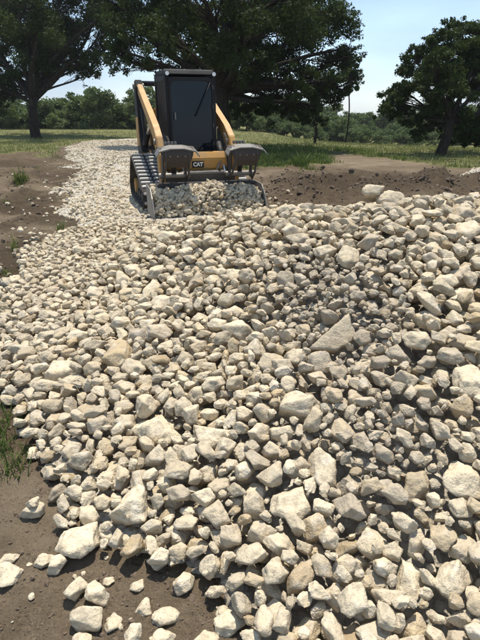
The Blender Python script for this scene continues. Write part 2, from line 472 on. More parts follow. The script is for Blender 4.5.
NSHAPE = 64
shapes = []
for s in range(NSHAPE):
    r = np.random.default_rng(1000 + s)
    k = int(r.integers(7, 13))
    nrm = r.normal(size=(k, 3)); nrm /= np.linalg.norm(nrm, axis=1)[:, None]
    for _ in range(12):                              # spread the cutting planes a little
        d = nrm[:, None] - nrm[None]; q = (d ** 2).sum(-1) + np.eye(k) * 9
        nrm = nrm + 0.06 * (d / q[..., None] ** 1.5).sum(1); nrm /= np.linalg.norm(nrm, axis=1)[:, None]
    shapes.append(dict(n=nrm, d=r.uniform(0.56, 1.0, k), p=r.uniform(18, 70),
                       ax=np.array([1.0, r.uniform(0.62, 0.95), r.uniform(0.48, 0.78)]), seed=r.uniform(0, 90)))
# one more: the triangular slab
shapes.append(dict(n=np.array([(-.63, .78, 0), (.98, .2, 0), (.47, -.88, 0), (-.217, -.976, 0), (.05, .03, 1), (0, .1, -1), (-.3, .2, .93)]), d=np.array([.37, .74, .46, .58, .25, .25, .30]),
                   p=34, ax=np.array([1.0, 1.0, 1.0]), seed=4.0))
_rv = {}
def rock_verts(s, n):
    if (s, n) in _rv: return _rv[(s, n)]
    D, F = cube_sphere(n); q = shapes[s]
    dots = np.maximum(D @ q['n'].T / q['d'], 0)
    r = ((dots ** q['p']).sum(1)) ** (-1 / q['p'])
    r = np.minimum(r, 1.5)
    r = r * (1 + 0.07 * vnoise(D * 1.7 + q['seed']) + 0.055 * vnoise(D * 3.6 + q['seed'] + 31))
    if n >= 6: r = r * (1 + 0.030 * vnoise(D * 8.0 + q['seed'] + 7))
    if n >= 10: r = r * (1 + 0.016 * vnoise(D * 16.0 + q['seed'] + 3))
    V = D * r[:, None] * q['ax']
    if n >= 8: ext = np.ptp(V, axis=0)
    else: ext = np.ptp(rock_verts(s, 10)[0] * rock_verts(s, 10)[2], axis=0)
    V = V / ext.max(); _rv[(s, n)] = (V, F, ext.max()); return _rv[(s, n)]

def rand_rot(r, tilt=0.85):
    a = r.uniform(0, 2 * math.pi); b = r.normal(0, tilt); c = r.uniform(0, 2 * math.pi)
    m = Matrix.Rotation(a, 3, 'Z') @ Matrix.Rotation(b, 3, 'X') @ Matrix.Rotation(c, 3, 'Z')
    return np.array(m)

# ------------------------------------------------------------------ the heap: how high the stone lies
ctl = []
def c_px(px, py, h):
    p = at_height(px, py, h); ctl.append((p[0], p[1], h))
crest = [(520, 204, .96), (470, 204, .97), (400, 205, .96), (340, 215, .86), (270, 216, .84), (230, 219, .76), (205, 221, .68), (178, 226, .56), (150, 232, .44), (95, 248, .19)]
for c in crest: c_px(*c)
for c in crest[:-1]:
    p = at_height(*c); ctl.append((p[0] - 0.1, p[1] + 0.75 + 0.9 * c[2], -0.05)); ctl.append((p[0] - 0.1, p[1] + 1.6 + 0.9 * c[2], -0.3))
for c in [(25, 410, .03), (24, 440, .03), (48, 475, .03), (52, 520, .025), (55, 556, .02), (100, 552, .03), (155, 570, .03), (215, 612, .025), (255, 670, .03), (40, 580, -.05), (170, 620, -.06), (110, 590, -.05), (205, 665, -.06),
          (60, 640, -.08), (0, 540, -.1), (-60, 440, -.08), (0, 620, -.12), (120, 640, -.06),
          (330, 740, .10), (480, 760, .12), (620, 700, .16),
          (7, 300, .07), (43, 246, .07), (-30, 345, .02), (-90, 330, -.08), (14, 243, -.05), (-18, 285, -.06), (28, 222, -.06), (-40, 250, -.1), (0, 375, .05),
          (60, 375, .13), (153, 432, .16), (110, 480, .08), (200, 520, .10), (290, 508, .20), (408, 582, .17), (300, 408, .36), (335, 343, .50),
          (240, 332, .40), (150, 330, .27), (100, 300, .16), (200, 270, .48), (300, 260, .69), (350, 260, .76), (420, 260, .80),
          (450, 340, .61), (450, 450, .40), (300, 600, .12), (265, 620, .075), (470, 620, .18), (560, 420, .46), (600, 300, .70), (60, 270, .09), (110, 262, .14)]:
    c_px(*c)
ctl += [(3.4, 3.4, .75), (4.2, 3.4, .3), (5.0, 3.4, -.2), (3.0, 1.8, .40), (3.8, 1.8, 0.0), (2.6, 0.4, .05)]
ctl = np.array(ctl)
def tps(r2): return np.where(r2 > 0, r2 * np.log(r2 + 1e-12), 0)
N = len(ctl)
K = tps(((ctl[:, None, :2] - ctl[None, :, :2]) ** 2).sum(-1)) + np.eye(N) * 0.02
Pm = np.c_[np.ones(N), ctl[:, :2]]
A = np.block([[K, Pm], [Pm.T, np.zeros((3, 3))]])
coef = np.linalg.solve(A, np.r_[ctl[:, 2], np.zeros(3)])
CELL = 0.0125
HX0, HY0, HNX, HNY = -3.3, 0.35, 560, 520
hx = HX0 + (np.arange(HNX) + 0.5) * CELL; hy = HY0 + (np.arange(HNY) + 0.5) * CELL
XX, YY = np.meshgrid(hx, hy)
T = np.empty_like(XX)
for j in range(0, HNY, 40):
    q = np.stack([XX[j:j + 40], YY[j:j + 40]], -1)
    r2 = ((q[:, :, None] - ctl[None, None, :, :2]) ** 2).sum(-1)
    T[j:j + 40] = tps(r2) @ coef[:N] + coef[N] + q @ coef[N + 1:]
T = T + 0.035 * noise2(XX, YY, 1.6, 21.0, 3) * smooth(0.05, 0.4, T)
T = np.minimum(T, 1.02)
GR = ground_z(XX, YY)
roadcap = GR + road_profile(XX, YY)
T = np.where(YY > 4.2, np.maximum(T, roadcap + 0.035), T)
wall = T > GR + 0.03
base = np.maximum(GR, T - 0.17 + 0.02 * noise2(XX, YY, 3.0, 23.0, 3))
base = np.maximum(base, np.where(YY > 4.2, roadcap, -9))

base = np.where(T > GR + 0.05, np.maximum(base, GR + 0.028), base)
# the fines under the stones
st = 4
bx_, by_, bz_ = XX[::st, ::st], YY[::st, ::st], np.where(wall, base, GR - 0.05)[::st, ::st] - 0.012
i = np.arange(bx_.size).reshape(bx_.shape)
f = np.stack([i[:-1, :-1], i[:-1, 1:], i[1:, 1:], i[1:, :-1]], -1)
w_ = wall[::st, ::st]
f = f[(w_[:-1, :-1] | w_[1:, 1:] | w_[:-1, 1:] | w_[1:, :-1])].reshape(-1, 4)
used = np.unique(f); rm = np.full(bx_.size, -1); rm[used] = np.arange(len(used))
tag(link('rubble_bed', mesh_np('rubble_bed', np.stack([bx_, by_, bz_], -1).reshape(-1, 3)[used], rm[f], M['core'])),
    'fine crushed limestone filling the gaps under the heap of rocks', kind='stuff')

def px_of(X, Y, Z):
    t = Y * CP + (CAM_H - Z) * SP
    return 240 + FPX * X / t, 320 - FPX * ((Z - CAM_H) * CP + Y * SP) / t

PXm, PYm = px_of(XX, YY, T)
fines = 1.25 * np.exp(-(((PXm - 352) / 62) ** 2 + ((PYm - 318) / 78) ** 2)) + 0.75 * np.exp(-(((PXm - 400) / 70) ** 2 + ((PYm - 455) / 55) ** 2)) \
      + 0.6 * np.exp(-(((PXm - 300) / 40) ** 2 + ((PYm - 290) / 35) ** 2))
fines = np.clip(fines, 0, 1)
size_f = (0.084 + 0.026 * smooth(1.5, 2.6, YY)) * (1 - fines) + 0.046 * fines
size_f = size_f * (1 - 0.28 * smooth(3.9, 5.5, YY) * (1 - smooth(.35, .6, T))) * (1 + 0.35 * smooth(.72, .9, T) * (1 - fines))
size_f = size_f * (1 + 0.12 * (1 - smooth(0.5, 1.6, XX + 0.9)) * (1 - smooth(3.2, 4.2, YY)))
dust_f = np.clip(0.62 * fines + 0.08 + 0.15 * noise2(XX, YY, 1.4, 41.0, 2), 0, 0.8)

H = np.where(wall, base, GR)
ID = np.full(H.shape, -1, np.int32)
rocks = []       # (shape, rot, size, centre, tint, special)

def envelope(s, rot, size):
    n = 10 if size < 0.12 else 18
    V = rock_verts(s, n)[0] @ rot.T * size
    ij = np.floor(V[:, :2] / CELL + 0.5).astype(int)
    r = np.abs(ij).max()
    w = 2 * r + 1
    flat = (ij[:, 1] + r) * w + ij[:, 0] + r
    lo = np.full(w * w, np.inf); up = np.full(w * w, -np.inf)
    np.minimum.at(lo, flat, V[:, 2]); np.maximum.at(up, flat, V[:, 2])
    return lo.reshape(w, w), up.reshape(w, w), r

def settle(jx, jy, lo, up, r, q):
    x0, x1, y0, y1 = jx - r, jx + r + 1, jy - r, jy + r + 1
    if x0 < 0 or y0 < 0 or x1 > HNX or y1 > HNY: return None
    d = H[y0:y1, x0:x1] - lo
    d = d[np.isfinite(d)]
    k = max(0, int(len(d) * q) - 1)
    return np.partition(d, k)[k]

def place(jx, jy, z, s, rot, size, lo, up, r, tint, special=None):
    sl = (slice(jy - r, jy + r + 1), slice(jx - r, jx + r + 1))
    top = z + up
    m = top > H[sl]
    H[sl][m] = top[m]; ID[sl][m] = len(rocks)
    rocks.append([s, rot, size, np.array([hx[jx], hy[jy], z]), tint, special])

def tint_for(r, jx, jy):
    u = r.random()
    hue = np.clip(r.normal(0.50, 0.16), 0, 0.8) if u < 0.83 else r.uniform(0.78, 1.0)
    return (hue, np.clip(r.normal(0.75, 0.22), 0, 1), np.clip(dust_f[jy, jx] + r.normal(0, 0.12), 0, 0.85))

# distinctive stones: (px, py, long side in metres, yaw, tilt, shape, tint, label)
SPECIAL = [
    (336, 343, .245, .05, .85, 'tri', (.35, .55, .22), 'large flat triangular grey slab leaning in the fine dusty rubble'),
    (300, 408, .205, .1, .15, 'oval', (.50, .8, .12), 'broad rounded cream boulder just below the triangular slab'),
    (153, 432, .27, .05, .1, 'oval', (.62, .9, .02), 'big smooth oval cream boulder, longest on the low side of the heap'),
    (207, 436, .20, -.3, .1, 'long', (.60, .9, .02), 'long flat cream rock beside the big oval boulder'),
    (322, 470, .18, 1.45, .5, 'long', (.46, .9, .05), 'pale upright elongated rock below the broad rounded boulder'),
    (290, 508, .165, .2, .3, 'oval', (.52, .9, .05), 'large angular cream block below the pale upright rock'),
    (408, 582, .155, 1.3, .4, 'slab', (.64, 1., .02), 'tall pale pitted slab low on the heap beside a pitted block'),
    (451, 585, .130, .9, .3, 'oval', (.60, .75, .05), 'squarish cream block with pitted face beside the tall pale slab'),
    (350, 259, .165, 1.3, .6, 'oval', (.48, .8, .1), 'rounded cream boulder standing alone in the grey fines near the crest'),
    (240, 333, .20, -.3, .2, 'oval', (.55, .9, .05), 'wide cream boulder midway up the heap above the long flat rock'),
    (232, 315, .16, .2, .3, 'oval', (.5, .85, .05), 'rounded cream rock resting behind the wide midway boulder'),
    (60, 374, .23, .1, .15, 'oval', (.56, .9, .03), 'large smooth cream boulder near the grassy edge of the heap'),
    (118, 360, .20, .9, .4, 'slab', (.95, .9, .05), 'ochre stained broken rock on the low side of the heap'),
    (154, 293, .20, 1.0, .6, 'slab', (.58, .9, .03), 'tilted wedge shaped cream rock where the heap meets the stone track'),
    (400, 214, .27, 1.1, .6, 'oval', (.62, .8, .05), 'big rounded boulder upright on the crest of the heap'),
    (388, 205, .22, .2, .3, 'oval', (.52, .8, .05), 'domed cream boulder on the crest beside the big upright one'),
    (426, 217, .23, .1, .2, 'oval', (.66, .85, .03), 'squat flat topped boulder just under the crest'),
    (372, 204, .20, .5, .3, 'long', (.60, .9, .03), 'long leaning rock at the crest beside the domed boulder'),
    (416, 488, .14, 1.3, .4, 'oval', (.85, .5, .2), 'tan brown rounded rock among small rubble'),
    (465, 483, .15, .8, .4, 'slab', (.6, .95, .03), 'pale angular wedge rock among small rubble'),
    (130, 515, .17, .6, .3, 'oval', (.6, .95, .02), 'broad pale rock above the bare dirt corner'),
    (80, 547, .165, .2, .3, 'oval', (.62, .95, .02), 'chunky pale block at the corner of the heap by bare dirt'),
    (472, 385, .17, 1.3, .4, 'oval', (.6, .8, .05), 'smooth pale boulder on the slope amid grey rubble'),
]
slab_ids = sorted(range(NSHAPE), key=lambda s: shapes[s]['ax'][2] + shapes[s]['p'] * -0.004)[:8]
oval_ids = sorted(range(NSHAPE), key=lambda s: abs(shapes[s]['ax'][1] - .78) + abs(shapes[s]['ax'][2] - .64) + 0.006 * shapes[s]['p'])[:14]
long_ids = sorted(range(NSHAPE), key=lambda s: shapes[s]['ax'][1])[:8]

def cell_at(px, py):
    d = (PXm - px) ** 2 + (PYm - py) ** 2 + np.where(wall, 0, 0)
    j = np.argmin(d); return j % HNX, j // HNX

def place_specials():
    for k, (px, py, size, yaw, tilt, kind, tint, label) in enumerate(SPECIAL):
        s = {'slab': slab_ids, 'oval': oval_ids, 'long': long_ids, 'tri': [NSHAPE] * 8}[kind][k % 8]
        rot = np.array(Matrix.Rotation(tilt, 3, 'X') @ Matrix.Rotation(yaw, 3, 'Z'))
        lo, up, r = envelope(s, rot, size)
        jx, jy = cell_at(px, py - 3)
        if not (r <= jx < HNX - r and r <= jy < HNY - r): continue
        upmax = up[np.isfinite(up)].max()
        z = T[jy, jx] + (0.06 if kind == 'tri' else -0.08) * size
        zr = settle(jx, jy, lo, up, r, 0.8)
        if zr is not None: z = max(z, zr)
        place(jx, jy, z, s, rot, size, lo, up, r, tint, label)

pr = np.random.default_rng(11)
cells = np.flatnonzero(wall.ravel() & (XX.ravel() > -3.2))
Tf, Hf = T.ravel(), H.ravel()
# only where the camera, or a step to its side, can see stone
vis = (PXm.ravel()[cells] > -110) & (PXm.ravel()[cells] < 600) & (PYm.ravel()[cells] < 760)
cells = cells[vis]
MAXR = 13000
done_special = False
stall = 0
while len(rocks) < MAXR:
    if len(rocks) % 250 == 0 or stall > 250:
        D = Tf[cells] - H.ravel()[cells]
        frac = (D > 0.02).mean()
        if not done_special and D[D > -1].mean() < 0.10:
            sp0 = len(rocks); place_specials(); done_special = True; sp1 = len(rocks)
        live = cells[D > 0.010]
        if len(live) < 0.04 * len(cells) or stall > 250: break
        stall = 0
        if len(rocks) % 250 == 0 and len(rocks) and len(live) == 0: break
    cand = live[pr.integers(0, len(live), 10)]
    dd = Tf[cand] - H.ravel()[cand]
    c = cand[np.argmax(dd)]; dmax = dd.max()
    if dmax < 0.004:
        stall += 1; 
        if stall > 250: continue
    jx, jy = c % HNX, c // HNX
    size = float(np.clip(size_f[jy, jx] * math.exp(pr.normal(0, 0.36)), 0.032, 0.115 if hy[jy] < 1.9 else 0.20))
    thin = T[jy, jx] - GR[jy, jx]
    if size > 0.10 and thin < 0.05: size *= 0.75
    lim = dmax * 2.0 + 0.025
    if size > lim: size = max(0.03, lim)
    s = int(pr.integers(0, NSHAPE)); rot = rand_rot(pr)
    lo, up, r = envelope(s, rot, size)
    best = None
    h = max(1, int(r * 0.6))
    for ox, oy in ((0, 0), (h, 0), (-h, 0), (0, h), (0, -h)):
        if not wall[np.clip(jy + oy, 0, HNY - 1), np.clip(jx + ox, 0, HNX - 1)]: continue
        z = settle(jx + ox, jy + oy, lo, up, r, 0.90)
        if z is None: continue
        sc_ = z - T[jy + oy, jx + ox]
        if best is None or sc_ < best[0]: best = (sc_, jx + ox, jy + oy, z)
    if best is None: stall += 1; continue
    foot = ID[best[2] - r:best[2] + r + 1, best[1] - r:best[1] + r + 1]
    if done_special and ((foot >= sp0) & (foot < sp1)).mean() > 0.16: stall += 1; continue
    upm = up[np.isfinite(up)].max()
    if best[0] + upm > 0.055 + 0.2 * size:
        stall += 1; continue
    stall = 0
    place(best[1], best[2], best[3], s, rot, size, lo, up, r, tint_for(pr, best[1], best[2]))
# wedge small stones into the gaps that stay open
for k in range(3000):
    if k % 150 == 0:
        D = Tf[cells] - H.ravel()[cells]; live = cells[D > 0.035]
        if len(live) < 60: break
    cand = live[pr.integers(0, len(live), 6)]
    c = cand[np.argmax(Tf[cand] - H.ravel()[cand])]
    jx, jy = c % HNX, c // HNX
    size = float(np.clip(0.055 * math.exp(pr.normal(0, .3)), .03, .10)); s = int(pr.integers(0, NSHAPE)); rot = rand_rot(pr, .8)
    lo, up, r = envelope(s, rot, size)
    z = settle(jx, jy, lo, up, r, 0.60)
    if z is None: continue
    if z + size * .3 > T[jy, jx] + .03 or sp0 <= ID[jy, jx] < sp1: continue
    place(jx, jy, z, s, rot, size, lo, up, r, tint_for(pr, jx, jy))
print('heap rocks', len(rocks), 'special', done_special)

own = np.bincount(ID[ID >= 0], minlength=len(rocks))
# stones lying apart on the bare soil: (px, py, size, yaw, label)
LOOSE = [
    (33, 511, .105, .2, 'pale rock on bare dirt carrying a smaller stone on top'),
    (10, 575, .10, .5, 'rough angular pale rock on dirt, larger of a loose pair'),
    (6, 556, .085, 1.2, 'rounded pale rock on dirt behind the rough angular one'),
    (95, 594, .095, 1.9, 'smooth elongated pale rock upright beside its shaded twin on dirt'),
    (75, 590, .080, 1.2, 'narrow dull rock on dirt next to the smooth elongated one'),
    (107, 578, .045, .3, 'small round pebble on dirt above the elongated rock pair'),
    (87, 620, .105, .2, 'wide pale rock on dirt with a chipped front'),
    (113, 620, .065, 1.0, 'jagged white stone half sunk in dirt beside the wide pale rock'),
    (142, 604, .070, .8, 'knobbly pale stone half buried in brown dirt'),
    (165, 614, .095, .2, 'broad chalky rock half buried in brown dirt'),
    (182, 584, .090, .6, 'clean pale rock standing on the dirt edge of the heap'),
    (160, 566, .085, .2, 'flat pale rock lying at the dirt edge of the heap'),
    (42, 559, .075, .1, 'thin flat pale stone at the corner of the heap'),
    (56, 563, .075, .3, 'small faceted pale rock at the corner of the heap'),
    (137, 582, .055, .3, 'small pale stone sunk in dirt between the heap and buried rocks'),
    (163, 636, .09, .3, 'chalky flat stone almost covered by brown dirt'),
    (132, 634, .07, .9, 'low pale stone sunk in dirt below the broad chalky rock'),
    (85, 640, .07, .9, 'pale stone sunk in dirt below the wide pale rock'),
    (232, 617, .135, .7, 'large creamy rock set in dirt at the foot of the heap'),
    (205, 641, .10, .7, 'pale rock sunk in dirt below the large creamy one'),
]
def drop_loose(px, py, size, yaw, label, h0=None, sink=0.30):
    p = at_height(px, py, 0.03)
    s = oval_ids[int(px + py) % 14]
    rot = np.array(Matrix.Rotation(pr.normal(0, .2), 3, 'X') @ Matrix.Rotation(yaw, 3, 'Z'))
    V = rock_verts(s, 10)[0] @ rot.T * size
    g = float(ground_z(np.array([p[0]]), np.array([p[1]]))[0])
    hj, hi = int((p[1] - HY0) / CELL), int((p[0] - HX0) / CELL)
    if 0 <= hj < HNY and 0 <= hi < HNX: g = max(g, min(H[hj, hi], g + 0.10)) if h0 is None else h0
    z = g - V[:, 2].min() - sink * np.ptp(V[:, 2])
    rocks.append([s, rot, size, np.array([p[0], p[1], z]), (pr.uniform(.45, .66), pr.uniform(.75, 1), .08), label])
    return z + V[:, 2].max()
for a in LOOSE:
    deep = any(w in a[4] for w in ('buried', 'sunk', 'covered', 'set in'))
    z = drop_loose(*a, sink=0.46 if deep else 0.16)
    if 'carrying' in a[4]:
        drop_loose(33, 503, .055, .4, 'small pale stone balanced on a larger one on the dirt', h0=z - 0.012, sink=0.0)
        rocks[-1][3][:2] = rocks[-2][3][:2] + np.array([0.002, 0.004])
# little stones flung out along the soil edge
n_loose_label = len(rocks)
for k in range(160):
    if k < 125:
        px, py = pr.uniform(0, 110), pr.uniform(175, 330)
        if px > 95 - (py - 175) * 0.55 + pr.normal(0, 12): continue
        size = pr.uniform(.03, .12) * (1.0 if pr.random() < .5 else .6)
    else:
        px, py = pr.uniform(0, 240), pr.uniform(480, 640); size = pr.uniform(.010, .030) if pr.random() < .85 else .045
    drop_loose(px, py, size, pr.uniform(0, 6), None, sink=0.3)
own = np.r_[own, np.full(len(rocks) - len(own), 60)]

# which 300 show largest
score = np.zeros(len(rocks))
for k, rk in enumerate(rocks):
    x, y, z = rk[3]; t = depth_of(rk[3]); px, py = px_of(x, y, z)
    seen = min(1.0, own[k] * CELL * CELL / (0.55 * rk[2] ** 2 + 1e-9))
    inside = -12 < px < 492 and 150 < py < 655
    score[k] = (rk[2] / t) ** 2 * seen * (1 if inside else 0)
    if rk[5] and inside: score[k] += 10
order = np.argsort(-score)
single = set(int(k) for k in order[:300] if score[k] > 0)

LANDMARK = ['triangular slab', 'broad rounded boulder', 'big oval boulder', 'long flat rock', 'pale upright rock', 'large angular block', 'tall pitted slab',
            'squarish pitted block', 'lone boulder in the fines', 'wide midway boulder', None, 'boulder by the grassy edge', 'ochre broken rock', 'tilted wedge rock',
            'big upright crest boulder', 'domed crest boulder', 'squat flat topped boulder', None, 'tan brown rounded rock', 'angular wedge rock',
            'broad pale rock above the dirt', 'chunky corner block', 'smooth boulder amid grey rubble']
marks = [(rk[3], LANDMARK[[q[7] for q in SPECIAL].index(rk[5])]) for rk in rocks if rk[5] and rk[5] in [q[7] for q in SPECIAL]]

def rock_label(k):
    s, rot, size, c, tint, label = rocks[k]
    if label: return label, None
    px, py = px_of(*c)
    jx, jy = int((c[0] - HX0) / CELL), int((c[1] - HY0) / CELL)
    inside = 0 <= jx < HNX and 0 <= jy < HNY
    t = T[jy, jx] if inside else 0
    fi = fines[jy, jx] if inside else 0
    ax = shapes[s]['ax']
    form = 'flattish' if ax[2] < 0.56 else 'elongated' if ax[1] < 0.70 else 'blocky' if shapes[s]['p'] > 40 else 'rounded'
    hue = 'ochre' if tint[0] > 0.78 else 'dusty grey' if tint[0] < 0.36 or tint[2] > 0.5 else 'pale' if tint[0] > 0.55 else 'cream'
    big = 'large ' if size > 0.17 else 'small ' if size < 0.075 else ''
    near = sorted((float(np.linalg.norm(p - c)), nm) for p, nm in marks if nm)
    if near and near[0][0] < 0.26: return f'{big}{form} {hue} rock next to the {near[0][1]}', 'rocks next to the ' + near[0][1]
    if t > 0.74 and py < 262: zone, grp = 'along the crest of the heap', 'rocks along the crest'
    elif fi > 0.45: zone, grp = 'among the fine grey rubble of the heap', 'rocks in the fine rubble'
    elif c[1] > 3.1 and t < 0.5: zone, grp = 'where the heap meets the stone track', 'rocks where heap meets track'
    elif px < 130: zone, grp = 'at the low edge of the heap beside bare soil', 'rocks at the low edge of the heap'
    elif t > 0.3: zone, grp = 'halfway up the slope of the heap', 'rocks halfway up the heap'
    elif c[0] < 0.1: zone, grp = 'on the open lower flank of the heap', 'rocks on the open flank of the heap'
    else: zone, grp = 'at the foot of the heap below the fine rubble', 'rocks at the foot of the heap'
    return f'{big}{form} {hue} limestone rock {zone}', grp

rest = Batch(); nrest = 0
for k, (s, rot, size, c, tint, label) in enumerate(rocks):
    px, py = px_of(*c); t = depth_of(c); pix = size / t * FPX * 1.6
    if k in single:
        n = 14 if pix > 60 else 10
        V, F, _ = rock_verts(s, n)
        o = link('limestone_rock', mesh_np('limestone_rock', V @ rot.T * size, F, M['limestone'], True, tint))
        o.location = c
        lab, grp = rock_label(k)
        tag(o, lab, 'rock', grp)
    else:
        if own[k] < 1: continue
        if not (-150 < px < 640 and py < 800): continue
        off = not (-5 < px < 485 and py < 645)
        n = 2 if (off and pix < 20) or pix < 7 else 3 if off or pix < 15 else 4 if pix < 28 else 5
        V, F, _ = rock_verts(s, n)
        rest.add(V @ rot.T * size + c, F, tint); nrest += 1
tag(link('small_rocks', rest.mesh('small_rocks', M['limestone'], False)), 'countless smaller cream limestone rocks filling out the heap', kind='stuff')
print('singles', len(single), 'rest', nrest, 'quads', sum(len(f) for f in rest.F))

# stones on the track
rb = Batch(); r = np.random.default_rng(5)
NS = 26000
y = 4.4 + 27 * r.random(NS) ** 1.7
x = np.interp(y, [p[1] for p in ROAD[:8]], [p[0] for p in ROAD[:8]]) + r.uniform(-2.7, 2.7, NS)
q = r.random(NS) < 0.05
x[q], y[q] = PATCH[0] + r.uniform(-2.6, 2.6, q.sum()), PATCH[1] + r.uniform(-.9, .9, q.sum())
h = road_profile(x, y)
jx, jy = ((x - HX0) / CELL).astype(int), ((y - HY0) / CELL).astype(int)
onheap = (jx >= 0) & (jx < HNX) & (jy >= 0) & (jy < HNY)
onheap[onheap] = ID[jy[onheap], jx[onheap]] >= 0
ok = ((h > -0.02) | (r.random(NS) < 0.06)) & ~onheap
x, y, h = x[ok][:11500], y[ok][:11500], h[ok][:11500]
zg = ground_z(x, y) + np.maximum(h, 0)
for k in range(len(x)):
    size = float(np.clip(0.062 * math.exp(r.normal(0, 0.40)), 0.028, 0.16))
    V, F, _ = rock_verts(int(r.integers(0, NSHAPE)), 3 if y[k] < 6.5 else 2 if y[k] < 14 else 1)
    rb.add(V @ rand_rot(r).T * size + np.array([x[k], y[k], zg[k] + size * r.uniform(-0.02, 0.16)]), F,
           (np.clip(r.normal(.54, .14), 0, .9), np.clip(r.normal(.9, .2), 0, 1), np.clip(r.normal(.08, .1), 0, .6)))
tag(link('track_stones', rb.mesh('track_stones', M['limestone'], False)), 'loose pale stones covering the track behind the heap', kind='stuff')

# clods of soil
cb = Batch(); r = np.random.default_rng(6); cl = []
for k in range(7400):
    if k < 2600:
        p = at_height(r.uniform(0, 250), r.uniform(470, 645) if r.random() < .7 else r.uniform(200, 480), 0); x, y = p[0], p[1]; size = 0.007 * math.exp(r.normal(0, .55)) * (1 if y < 2 else 1.9)
    elif k < 5900: x, y = r.uniform(.3, 8), r.normal(10.9, 1.3); size = 0.032 * math.exp(r.normal(0, .75))
    else: y = r.uniform(4.5, 16); x = -y * r.uniform(.36, .56) - .4; size = 0.022 * math.exp(r.normal(0, .7))
    jx, jy = int((x - HX0) / CELL), int((y - HY0) / CELL)
    if 0 <= jx < HNX and 0 <= jy < HNY and wall[jy, jx]: continue
    cl.append((x, y, size))
cl = np.array(cl); cz = ground_z(cl[:, 0], cl[:, 1])
for (x, y, size), z in zip(cl, cz):
    V, F, _ = rock_verts(int(r.integers(0, NSHAPE)), 3 if size > .02 and y < 3 else 2 if size > .03 or y < 5 else 1)
    cb.add(V @ rand_rot(r).T * min(size, .16) + np.array([x, y, z + size * r.uniform(-.12, .12)]), F, (0, 0, 0))
tag(link('soil_clods', cb.mesh('soil_clods', M['clod'], False)), 'crumbled brown clods strewn over the bare soil', kind='stuff')

# ------------------------------------------------------------------ the loader
YAW = R(18)
ML = Vector((-0.98, 9.0, 0.0))
ML.z = float(ground_z(np.array([-1.2]), np.array([9.0]))[0]) + 0.10
loader = link('track_loader', None)
loader.location = ML; loader.rotation_euler = (0, 0, YAW)
tag(loader, 'yellow and black compact track loader with enclosed cab and grapple bucket', 'loader')

# tracks: a belt round a front idler, a rear idler and a raised drive sprocket
def belt_path():
    circ = [(-0.84, 0.20, 0.185), (0.72, 0.20, 0.185), (0.34, 0.60, 0.175)]
    pts = []
    for k in range(3):
        y0, z0, r0 = circ[(k - 1) % 3]; y1, z1, r1 = circ[k]; y2, z2, r2 = circ[(k + 1) % 3]
        def outn(ya, za, yb, zb):
            d = Vector((yb - ya, zb - za)).normalized(); return math.atan2(-d.x, d.y)
        a0, a1 = outn(y0, z0, y1, z1), outn(y1, z1, y2, z2)
        while a1 < a0: a1 += 2 * math.pi
        m = 10
        for j in range(m + 1):
            a = a0 + (a1 - a0) * j / m; pts.append((y1 + r1 * math.cos(a), z1 + r1 * math.sin(a)))
    return pts
bp = belt_path()
def resample(pts, n):
    P = np.array(pts + [pts[0]]); d = np.r_[0, np.cumsum(np.linalg.norm(np.diff(P, axis=0), axis=1))]
    s = np.linspace(0, d[-1], n, endpoint=False)
    return np.c_[np.interp(s, d, P[:, 0]), np.interp(s, d, P[:, 1])], d[-1]
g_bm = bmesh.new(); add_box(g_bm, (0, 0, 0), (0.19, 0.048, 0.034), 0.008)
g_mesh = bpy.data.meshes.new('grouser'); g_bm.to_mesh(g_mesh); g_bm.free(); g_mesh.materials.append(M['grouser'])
for s in (-1, 1):
    xc = s * 0.69; wd = 0.45
    rs, _ = resample(bp, 96)
    nv = len(rs); nxt, prv = np.roll(rs, -1, 0), np.roll(rs, 1, 0)
    tg = nxt - prv; tg /= np.linalg.norm(tg, axis=1)[:, None]; nr = np.c_[tg[:, 1], -tg[:, 0]]
    V = []
    for x, off in ((xc - wd / 2, 0.0), (xc + wd / 2, 0.0), (xc + wd / 2, -0.035), (xc - wd / 2, -0.035)):
        q = rs + nr * off; V.append(np.c_[np.full(nv, x), q])
    V = np.concatenate(V); F = []
    for a in range(4):
        b = (a + 1) % 4
        for k in range(nv):
            k2 = (k + 1) % nv; F.append((a * nv + k, a * nv + k2, b * nv + k2, b * nv + k))
    belt = link('track', mesh_np('track', V, F, M['rubber'], False), loader)
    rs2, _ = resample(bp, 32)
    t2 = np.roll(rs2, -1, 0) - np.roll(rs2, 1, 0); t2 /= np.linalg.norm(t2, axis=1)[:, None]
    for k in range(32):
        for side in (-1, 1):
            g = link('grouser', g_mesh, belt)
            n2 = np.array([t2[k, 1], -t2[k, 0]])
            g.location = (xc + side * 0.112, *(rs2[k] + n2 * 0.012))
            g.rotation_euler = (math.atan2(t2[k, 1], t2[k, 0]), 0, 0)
    fr = prism('track_frame', [(-0.72, 0.13), (0.62, 0.13), (0.66, 0.26), (0.34, 0.52), (0.1, 0.50), (-0.70, 0.28)], xc - 0.11, xc + 0.11, M['dark_steel'], belt, 0.012)
    for yy, zz, rr in ((-0.84, 0.20, 0.142), (0.72, 0.20, 0.142), (0.34, 0.60, 0.132)):
        wh = disc_cyl('wheel', (yy, zz), rr, xc - 0.15, xc + 0.15, M['yellow'], belt)
    for yy in (-0.5, -0.22, 0.06, 0.34):
        disc_cyl('roller', (yy, 0.115), 0.085, xc - 0.15, xc + 0.15, M['dark_steel'], belt, 16)

